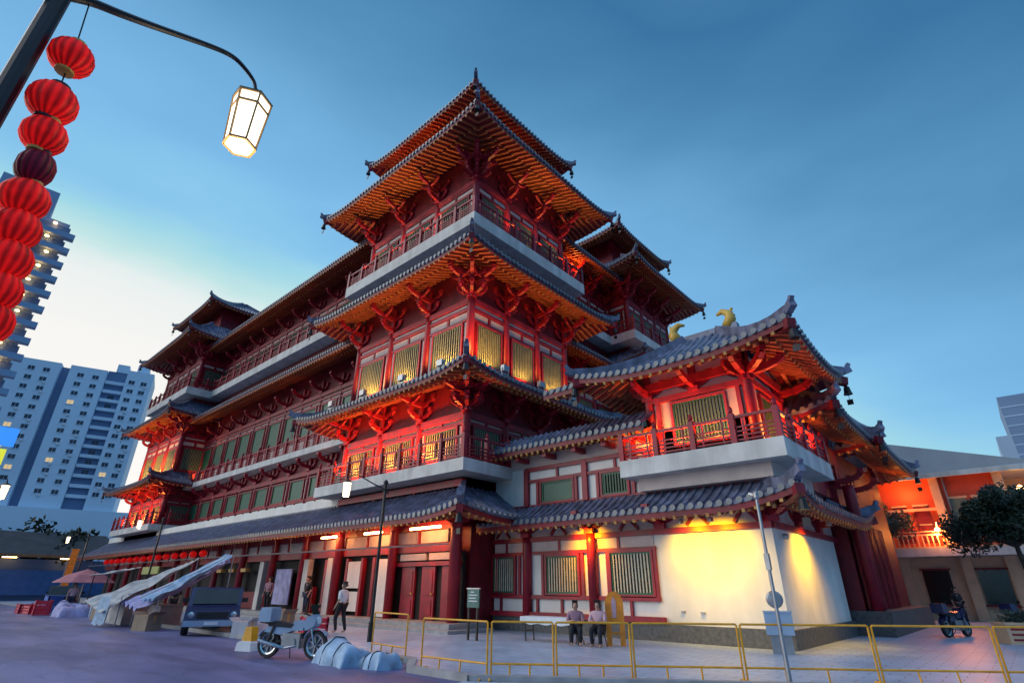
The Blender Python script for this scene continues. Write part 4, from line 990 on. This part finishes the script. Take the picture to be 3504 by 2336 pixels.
# grey canopy stall
t=thing('market_stall','market stall with a sloping grey canvas canopy and grey draped counter','market stall',(-31.5,8.9,0))
for (x,y,h) in ((-1.5,-1.1,1.2),(-.6,1.5,2.55),(1.5,-1.1,1.15),(1.9,1.5,2.85)): b=MB(); b.tube([(x,y,0),(x,y,h)],.025,6); obj('pole',b,STEEL,t)
obj('canopy',drape([(-1.9,-1.7,.95),(1.7,-1.8,.55),(2.0,1.5,2.8),(-.4,1.5,2.5)],.25,.075,7),FAB_G,t,smooth=True)
for i,(x0,x1) in enumerate(((-5.2,-3.9),(-3.6,-2.2),(-1.8,.6))):
    b=MB(); b.prism([(x0,0),(x1,0),(x1-.05,1.08+.1*i),(x0+.08,1.0+.1*i)],-.55-.05*i,.5,'xz'); obj('draped_counter',b,FAB_G,t)
b=MB(); P=[(.1+.05*math.sin(k),-.75-.02*(k%2)) for k in range(2)]
obj('side_curtain',drape([(1.0,-1.75,1.15),(1.9,-1.6,1.2),(1.8,-1.6,.1),(.8,-1.8,.08)],.0,.04,5),FAB_B,t,smooth=True)
t=thing('market_stall','stall roof of pale blue and lavender sheets beside the grey canopy','market stall',(-28.1,9.4,0))
for (x,y,h) in ((-1.5,-1.1,1.15),(-.4,1.4,2.4),(1.2,-1.1,1.1),(2.0,1.2,2.85)): b=MB(); b.tube([(x,y,0),(x,y,h)],.025,6); obj('pole',b,STEEL,t)
obj('canopy',drape([(-1.9,-1.6,.95),(.9,-1.7,.7),(1.6,1.3,2.65),(-.5,1.4,2.4)],.3,.09,8,2),FAB_L,t,smooth=True)
obj('canopy_sheet',drape([(.1,-1.42,1.05),(1.3,-1.3,1.1),(2.1,1.1,2.8),(1.0,1.2,2.9)],.2,.08,6,4),FAB_B,t,smooth=True)
b=MB(); b.tube([(-.2,-1.4,1.15),(.6,.0,2.0),(1.5,1.2,2.85)],.05,6); obj('canopy_pole',b,CLOTH,t)
b=MB(); b.box(-2.0,-.2,-.5,.4,.0,.8); b.box(-2.1,-.1,-.55,.45,.8,.85); obj('counter',b,STEEL,t)
# goods among the stalls
def crate(x,y,z,w,d,h,m,label,rot=0):
    t=thing('crate',label,'crate',(x,y,z),R(rot))
    b=MB(); b.box(-w/2,w/2,-d/2,d/2,0,.04)
    for k in range(3):
        z0=.06+k*(h-.06)/3; b.box(-w/2,w/2,-d/2,-d/2+.03,z0,z0+(h-.06)/3-.05); b.box(-w/2,w/2,d/2-.03,d/2,z0,z0+(h-.06)/3-.05); b.box(-w/2,-w/2+.03,-d/2,d/2,z0,z0+(h-.06)/3-.05); b.box(w/2-.03,w/2,-d/2,d/2,z0,z0+(h-.06)/3-.05)
    obj('side',b,m,t)
    for sx in (-1,1):
        for sy in (-1,1): b=MB(); b.box(sx*(w/2-.04)-.04,sx*(w/2-.04)+.04,sy*(d/2-.04)-.04,sy*(d/2-.04)+.04,0,h); obj('corner_post',b,m,t)
REDP=mat('red_plastic',(.6,.02,.05),.4,.15,4); BLUP=mat('blue_plastic',(.04,.16,.55),.4,.15,4); GRNP=mat('green_plastic',(.03,.25,.14),.4,.15,4)
crate(-47.5,7.3,0,1.2,.8,.55,REDP,'red crate on the road at the far left, leftmost of three'); crate(-46.0,7.5,0,1.0,.8,.5,REDP,'red crate between two others at the far left',8); crate(-44.4,7.6,0,.9,.8,.8,REDP,'tall red crate on the road beside the lavender heap',-6)
crate(-47.4,8.6,0,1.2,.9,1.0,BLUP,'blue crate behind the red crates at the far left'); crate(-37.2,9.2,0,1.1,.9,1.05,STEEL,'grey crate left of the draped counter'); crate(-38.6,9.6,0,1.0,.9,.75,BLUP,'blue crate between the lavender heap and the grey stall')
t=thing('parasol','rose pink parasol over the goods at the far left','parasol',(-46.0,9.6,0)); b=MB(); b.tube([(0,0,0),(0,0,2.6)],.03,8); obj('pole',b,STEEL,t)
b=MB(); b.lathe([(1.7,1.75),(1.66,1.8),(1.0,2.22),(.06,2.55),(.05,2.6)],n=10); obj('canopy',b,FAB_R,t)
t=thing('market_stall','dark green topped stall behind the crates, left of the grey canopy','market stall',(-41.5,10.0,0))
for (x,y) in ((-1.6,-.6),(1.6,-.6),(-1.6,.8),(1.6,.8)): b=MB(); b.tube([(x,y,0),(x,y,2.3)],.03,6); obj('pole',b,METAL,t)
obj('canopy',drape([(-1.8,-.9,2.15),(1.8,-.9,2.2),(1.8,.9,2.6),(-1.8,.9,2.55)],.1,.03,5),GREY2 if False else FAB_G,t,smooth=True); b=MB(); b.box(-1.5,1.5,-.5,.4,0,.95); obj('counter',b,REDD,t)
t=thing('lettered_board','long yellow green board above the stalls by the far columns','board',(-43.5,12.5,0)); b=MB(); b.box(-1.6,1.6,-.05,.05,2.3,2.75); obj('panel',b,mat('olive_board',(.30,.33,.09),.6,.15,3),t)
for x in (-1.4,1.4): b=MB(); b.box(x-.04,x+.04,-.02,.04,0,2.3); obj('leg',b,METAL,t)
def carton(x,y,z,w,d,h,label,m,rot=0):
    t=thing('carton',label,'box',(x,y,z),R(rot)); b=MB(); b.box(-w/2,w/2,-d/2,d/2,0,h); obj('box',b,m,t)
    for sg in (-1,1): b=MB(); b.bar((sg*w/2,-d/2,h),(sg*(w/2+.16),-d/2,h+.1),.02,.01); b.add([(sg*w/2,-d/2,h+.002),(sg*w/2,d/2,h+.002),(sg*(w/2+.18),d/2,h+.12),(sg*(w/2+.18),-d/2,h+.12)],[(0,1,2,3)]); obj('flap',b,m,t)
    b=MB(); b.box(-w/2-.003,w/2+.003,-.04,.04,h*.55,h+.003); obj('tape',b,OCHRE,t)
CARD=mat('cardboard',(.30,.22,.15),.85,.15,3); PALE=mat('pale_carton',(.45,.45,.48),.8,.1,3)
carton(-36.0,8.7,0,.8,.7,.6,'open brown carton on the road left of the grey draped counters',CARD,10); carton(-39.9,9.4,0,1.0,.8,.9,'pale open carton beside the lavender heap',PALE,-8)
carton(-26.6,8.0,0,.8,.6,.55,'brown open carton in front of the lavender stall sheet',CARD,20); carton(-20.8,9.3,.0,.6,.5,.5,'pale open carton on the kerb right of the navy pickup',PALE,30); carton(-20.2,10.4,.06,.5,.5,.7,'brown carton on the pavement right of the navy pickup',CARD,5)
crate(-33.9,9.9,0,1.0,.8,1.0,GRNP,'green crate behind the grey draped counters'); crate(-26.3,10.2,.06,.9,.7,1.1,STEEL,'grey crate under the lavender stall sheet'); crate(-19.0,10.9,.06,.9,.6,.6,REDP,'red crate on the pavement before the hanging banner')
# small lanterns under the far eave
lt=MB(); lt.lathe([(.08,-.2),(.2,-.12),(.24,0),(.2,.12),(.08,.2)],n=10)
ct=MB(); ct.tube([(0,0,.2),(0,0,.55)],.01,5); tt=MB(); tt.tube([(0,0,-.2),(0,0,-.42)],.03,5)
lm=lt.mesh('lantern_body',LANT,True); cm=ct.mesh('cord',METAL); tm=tt.mesh('tassel',GOLD)
for i in range(14):
    t=thing('hanging_lantern','small red lantern in the row under the far street eave','lantern',(-63+i*1.75,14.35,3.55),0,'small red lanterns under the far eave')
    put('lantern_body',lm,t); put('cord',cm,t); put('tassel',tm,t)

# ---------------------------------------------------------------- trees
def tree(label,x,y,h,cr,cz,n,seed,name='leafy_tree',lsz=.28,sq=.75,group=None,tk=.16):
    rnd=random.Random(seed); t=thing(name,label,'tree',(x,y,0),0,group)
    b=MB(); top=Vector((rnd.uniform(-.3,.3),rnd.uniform(-.3,.3),cz)); b.tube([(0,0,0),(0,0,cz*.3),tuple(top*.7),tuple(top+Vector((0,0,cr*.4)))],[tk*1.4,tk,tk*.8,tk*.3],8)
    cl=[]
    for k in range(24):
        a=rnd.random()*6.28; e=rnd.uniform(-.6,1); rr=cr*rnd.uniform(.3,.88); p=top+Vector((math.cos(a)*math.cos(e)*rr,math.sin(a)*math.cos(e)*rr,math.sin(e)*rr*sq)); cl.append((p,cr*rnd.uniform(.22,.46)))
        b.tube([tuple(top*.75),tuple((top*.75+p)/2+Vector((0,0,.2))),tuple(p)],[tk*.45,tk*.25,tk*.08],5,False)
    obj('trunk',b,BARK,t)
    f=MB()
    for k in range(n):
        c,r=rnd.choice(cl); d=Vector((rnd.gauss(0,1),rnd.gauss(0,1),rnd.gauss(0,.8))).normalized()*r*rnd.random()**.4; p=c+d
        u=Vector((rnd.gauss(0,1),rnd.gauss(0,1),rnd.gauss(0,1))).normalized(); v=u.orthogonal().normalized(); s=lsz*rnd.uniform(.6,1.2)
        f.add([p-u*s,p+v*s*.45,p+u*s,p-v*s*.45],[(0,1,2,3)])
    obj('crown',f,LEAF,t); return t
tree('dense dark tree before the orange building at the right edge',-.0,34,6,2.2,4.5,20000,4,lsz=.10,tk=.12)
tree('dark tree squeezed between the red gate and the orange building',-6.2,39.8,8,1.9,5.4,6000,9,lsz=.12)
tree('dark tree at the far left, the left one of two above the low shed',-88,6.5,9,4.2,5.5,2200,11,lsz=.4)
tree('dark rounded tree at the far left, the right one of two above the low shed',-86,14,9,4.6,5.2,2400,12,lsz=.4)

# ---------------------------------------------------------------- orange building on the right
t=thing('orange_building','orange red building with a broad grey hipped roof behind the dark tree','building',(0,42,0))
b=MB(); b.box(-12,.2,0,14,3.9,8.0); obj('wall',b,ORWALL,t)
b=MB(); b.box(-12,12,.6,14,0,3.4); b.box(.2,12,4,14,3.4,8); obj('lower_wall',b,CREAM,t)
b=MB(); b.box(-12.6,1.0,-1.0,14,3.42,3.85); obj('balcony_slab',b,LEDGE,t)
b=MB(); b.add([(-13,-1.2,8.0),(1.0,-1.2,8.0),(13,3,8.0),(13,15,8.0),(-13,15,8.0),(-5.2,2.6,10.9),(2.5,6,9.2),(10,9,8.7)],[(0,1,6,5),(1,2,7,6),(2,3,7),(3,4,5,6,7),(4,0,5)]); obj('roof',b,GREYROOF,t)
b=MB(); b.box(-13,1.0,-1.2,-1.1,7.75,8.02); b.bar((1,-1.15,7.88),(13,3,7.88),.1,.27); b.add([(-13,-1.15,7.98),(1,-1.15,7.98),(13,3,7.98),(13,15,7.98),(-13,15,7.98)],[(4,3,2,1,0)]); obj('fascia',b,LEDGE,t)
for x in (-7.4,-2.9,.1): b=MB(); b.box(x-.22,x+.22,-.5,-.1,3.86,7.98); obj('pillar',b,CREAM,t)
for x in (-7.6,-5.6,-2.6,-.6,1.8,4,7): b=MB(); b.box(x-.25,x+.25,.3,.62,0,3.4); obj('lower_pillar',b,CREAM,t)
for x in (-6.6,-4.2,-1.6,.6,2.9,5.4): b=MB(); b.box(x-.65,x+.65,.52,.6,.9,2.7); o=obj('window',b,GLASS,t); b=MB(); b.box(x-.75,x+.75,.45,.55,2.7,2.8); obj('lintel',b,REDD,o); b=MB(); b.box(x-.75,x+.75,.45,.55,.8,.9); obj('sill',b,REDD,o)
for x in (-6.6,-2.0,-.9): b=MB(); b.box(x-.38,x+.38,-.06,0,4.7,6.6); o=obj('shutter',b,mat('shutter_paint',(.10,.16,.13),.6,.2,3),t); b=MB(); b.box(x-.46,x+.46,-.1,0,6.6,6.72); obj('lintel',b,CREAM,o)
b=MB(); b.box(-12.4,.9,-.95,-.88,4.55,4.63); b.box(-12.4,.9,-.95,-.88,3.86,3.94)
for k in range(54): b.box(-12.3+k*.245,-12.24+k*.245,-.94,-.89,3.94,4.55)
obj('balustrade',b,CREAM,t)
b=MB(); b.tube([(-2.45,-.06,3.9),(-2.45,-.06,7.9)],.05,6); obj('drain_pipe',b,STEEL,t)
for x in (-5.0,-3.9): b=MB(); b.box(x-.4,x+.4,-.08,0,4.2,6.3); o=obj('upper_window',b,REDD,t); b=MB(); b.box(x-.4,x+.4,-.14,-.06,6.3,6.4); obj('lintel',b,CREAM,o); b=MB(); b.box(x-.33,x+.33,-.12,-.08,5.2,5.26); obj('transom',b,CREAM,o)
b=MB(); b.box(-12,-2.9,-.3,-.2,6.0,6.15); b.box(-6.2,-3.1,-.9,-.84,4.75,4.8); obj('rail',b,CREAM,t)
b=MB(); b.lathe([(.02,.12),(.13,.05),(.15,-.05),(.02,-.14)],(-3.36,-.75,4.88),12); b.tube([(-3.36,-.75,5.0),(-3.36,-.3,5.3)],.02,5); obj('lamp_globe',b,BULB,t)
for x in (.9,3.2,5.5): b=MB(); b.lathe([(.02,.14),(.16,.05),(.16,-.05),(.02,-.16)],(x,-.2+.35*(x-.9),6.9),10); obj('lamp_globe',b,LIMEB if False else BULB,t)
light('POINT',(-3.4,40.9,4.6),230,ORG,size=.15); light('POINT',(-4.4,41.0,7.0),130,ORG,size=.15); light('POINT',(1.2,41.4,6.6),90,AMB,size=.15)
# parked motorcycles and a passer-by at far right
motorcycle('dark parked motorcycle in shade at the far right, nearest the red doors',(-2.6,27.5,.06),R(70),NAVY,screen=False)
motorcycle('dark parked motorcycle at the far right, below the dark tree',(-.6,29.8,.06),R(60),NAVY,screen=False)
person('person in dark clothes walking past the orange building at far right',(-3.2,38,.06),R(40),standing(.16),BLACK,BLACK)
t=thing('planter','low stone planter with a striped front near the right edge','planter',(-.2,26.0,.06),R(30)); b=MB(); b.box(-1.2,1.2,-.35,.35,0,.55); b.box(-1.25,1.25,-.4,.4,.55,.62); obj('box',b,CREAM,t); b=MB(); 
for k in range(3): b.box(-1.1,1.1,-.36,-.34,.1+.15*k,.16+.15*k)
obj('stripe',b,RED,t)
b=MB(); rnd=random.Random(5)
for k in range(500):
    p=Vector((rnd.uniform(-1.1,1.1),rnd.uniform(-.3,.3),.62+rnd.random()*.35)); u=Vector((rnd.gauss(0,1),rnd.gauss(0,1),rnd.gauss(0,1))).normalized(); v=u.orthogonal().normalized(); b.add([p-u*.09,p+v*.04,p+u*.09,p-v*.04],[(0,1,2,3)])
obj('foliage',b,LEAF,t)
t=thing('glass_tower','distant blue glass tower with a lower wing at right edge','tower',(14,300,0))
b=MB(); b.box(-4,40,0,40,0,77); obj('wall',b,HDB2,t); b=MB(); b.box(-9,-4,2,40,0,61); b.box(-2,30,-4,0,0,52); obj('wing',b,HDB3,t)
b=MB()
for z in range(8,76,4): b.box(-4.1,40,-.15,0,z,z+.6)
obj('floor_band',b,HDB3,t)

# ---------------------------------------------------------------- housing towers at left
a=math.atan2(28.3,8.4); t=thing('apartment_tower','broad pale blue apartment slab with rows of small windows','tower',(-194.5,11.5,0),a)
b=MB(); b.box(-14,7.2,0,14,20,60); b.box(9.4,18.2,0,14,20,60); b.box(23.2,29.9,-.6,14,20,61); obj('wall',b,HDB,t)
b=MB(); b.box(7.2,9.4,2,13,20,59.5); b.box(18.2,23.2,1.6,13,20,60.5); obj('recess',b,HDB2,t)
b=MB(); b.box(-20,40,-2,16,0,20); obj('podium',b,HDB,t)
b=MB(); b.box(20,23,1.4,8,60.5,63); b.box(25,28,2,8,61,64); obj('roof_house',b,HDB,t)
hw=MB(); hw.box(-.75,-.04,-.02,.25,0,1.15); hw.box(.04,.75,-.02,.25,0,1.15); fw_=MB(); fw_.box(-.85,.85,-.18,.1,-.16,-.02); fwm=fw_.mesh('window_sill',HDB); ac=MB(); ac.box(.2,.85,-.5,-.05,-.75,-.25); acm=ac.mesh('cooling_unit',CLOTH); wn=hw.mesh('window',HWIN); wl=hw.mesh('window',HLIT); rnd=random.Random(21)
for r_ in range(13):
    z=56.8-2.75*r_
    for x in (.9,4.4,12.2,15.9,24.9,27.9): put('window',wl if rnd.random()<.10 else wn,t,(x+rnd.uniform(-.1,.1),-.6 if x>24 else 0,z)); o=t.children[-1] if False else lastput[0]; put('window_sill',fwm,o); (put('cooling_unit',acm,o) if rnd.random()<.35 else None)
for r_ in range(13):
    z=56.3-2.75*r_; b=MB(); b.box(18.3,23.1,.6,1.7,z,z+.9); obj('balcony',b,HDB,t)
    if rnd.random()<.5: put('window',wl if rnd.random()<.3 else wn,t,(20.7,1.6,z+1.1))
t=thing('apartment_tower','tall dark blue apartment tower with lit balconies behind the red lanterns','tower',(-110.8,5.7,0),R(88))
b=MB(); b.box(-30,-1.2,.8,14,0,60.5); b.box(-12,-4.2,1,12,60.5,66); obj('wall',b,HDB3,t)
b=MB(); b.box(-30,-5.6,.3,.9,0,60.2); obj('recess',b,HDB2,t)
bm_=MB(); bm_.box(-5.4,0,-.6,.8,0,.95); bm_.box(-14,-6.2,-.4,.4,.0,.9); bmm=bm_.mesh('balcony',HDB3); cl_=MB(); cl_.lathe([(.05,.2),(.28,.12),(.28,-.05),(.05,-.15)],(-3,-.1,2.2),8); clm=cl_.mesh('ceiling_lamp',BULB)
dk=MB(); dk.box(-5.2,-3.4,.65,.85,.95,2.5); dk.box(-2.7,-.9,.65,.85,.95,2.5); dkm=dk.mesh('opening_shade_panel',HDB2)  # dark-coloured panels stand in for the shade inside the balcony openings
for k in range(20):
    z=57.2-2.9*k
    o=put('balcony',bmm,t,(0,0,z)); put('ceiling_lamp',clm,o,(rnd.uniform(-.6,.3),0,0)); put('opening_shade_panel',dkm,o)
# screens at the left edge
t=thing('billboard','small blue and yellow lit billboard at the far left edge','billboard',(-95,5.6,0),R(90)); 
b=MB(); b.box(-1.6,1.9,-.1,.1,18.0,20.4); obj('blue_panel',b,CYAN,t); b=MB(); b.box(-1.6,1.4,-.1,.1,15.6,17.6); obj('yellow_panel',b,LIME,t); b=MB(); b.box(-.3,.1,.1,.5,0,20); obj('post',b,METAL,t)
# low buildings at the end of the street
t=thing('low_shed','low dark shed with a long pitched roof across the street end','shed',(-82,10,0),R(90))
b=MB(); b.box(-9,9.5,0,6,0,4.2); obj('wall',b,HDB2,t); b=MB(); b.add([(-10,-1.4,4.6),(10.5,-1.4,4.6),(10.5,7,4.6),(-10,7,4.6),(-8,3,7.2),(8.5,3,7.2)],[(0,1,5,4),(1,2,5),(2,3,4,5),(3,0,4),(3,2,1,0)]); obj('roof',b,mat('shed_roof',(.07,.065,.065),.8,.2,1),t)
b=MB(); b.box(-10,10.5,-1.45,-1.35,4.35,4.65); obj('fascia',b,mat('brown_fascia',(.3,.13,.05),.6,.2,1),t)  # fascia board in a plain warm brown
b=MB(); b.box(-9,9,-.6,-.5,.6,3.1); obj('blue_hoarding',b,BLUEM,t)
for x in (-6,-1,4): b=MB(); b.tube([(x,-1.0,4.3),(x+1.2,-1.0,4.3)],.06,6); obj('tube_lamp',b,BULB,t)
t=thing('flag_banner','orange upright flag banner on a pole near the rose parasol','banner',(-62,11.3,0)); b=MB(); b.tube([(0,0,0),(0,0,4.6)],.04,6); obj('pole',b,STEEL,t); b=MB(); b.box(-.02,.02,.05,.55,1.5,4.5); obj('cloth',b,ORA,t)
light('POINT',(-58,9,3.2),60,ORG,size=.2)
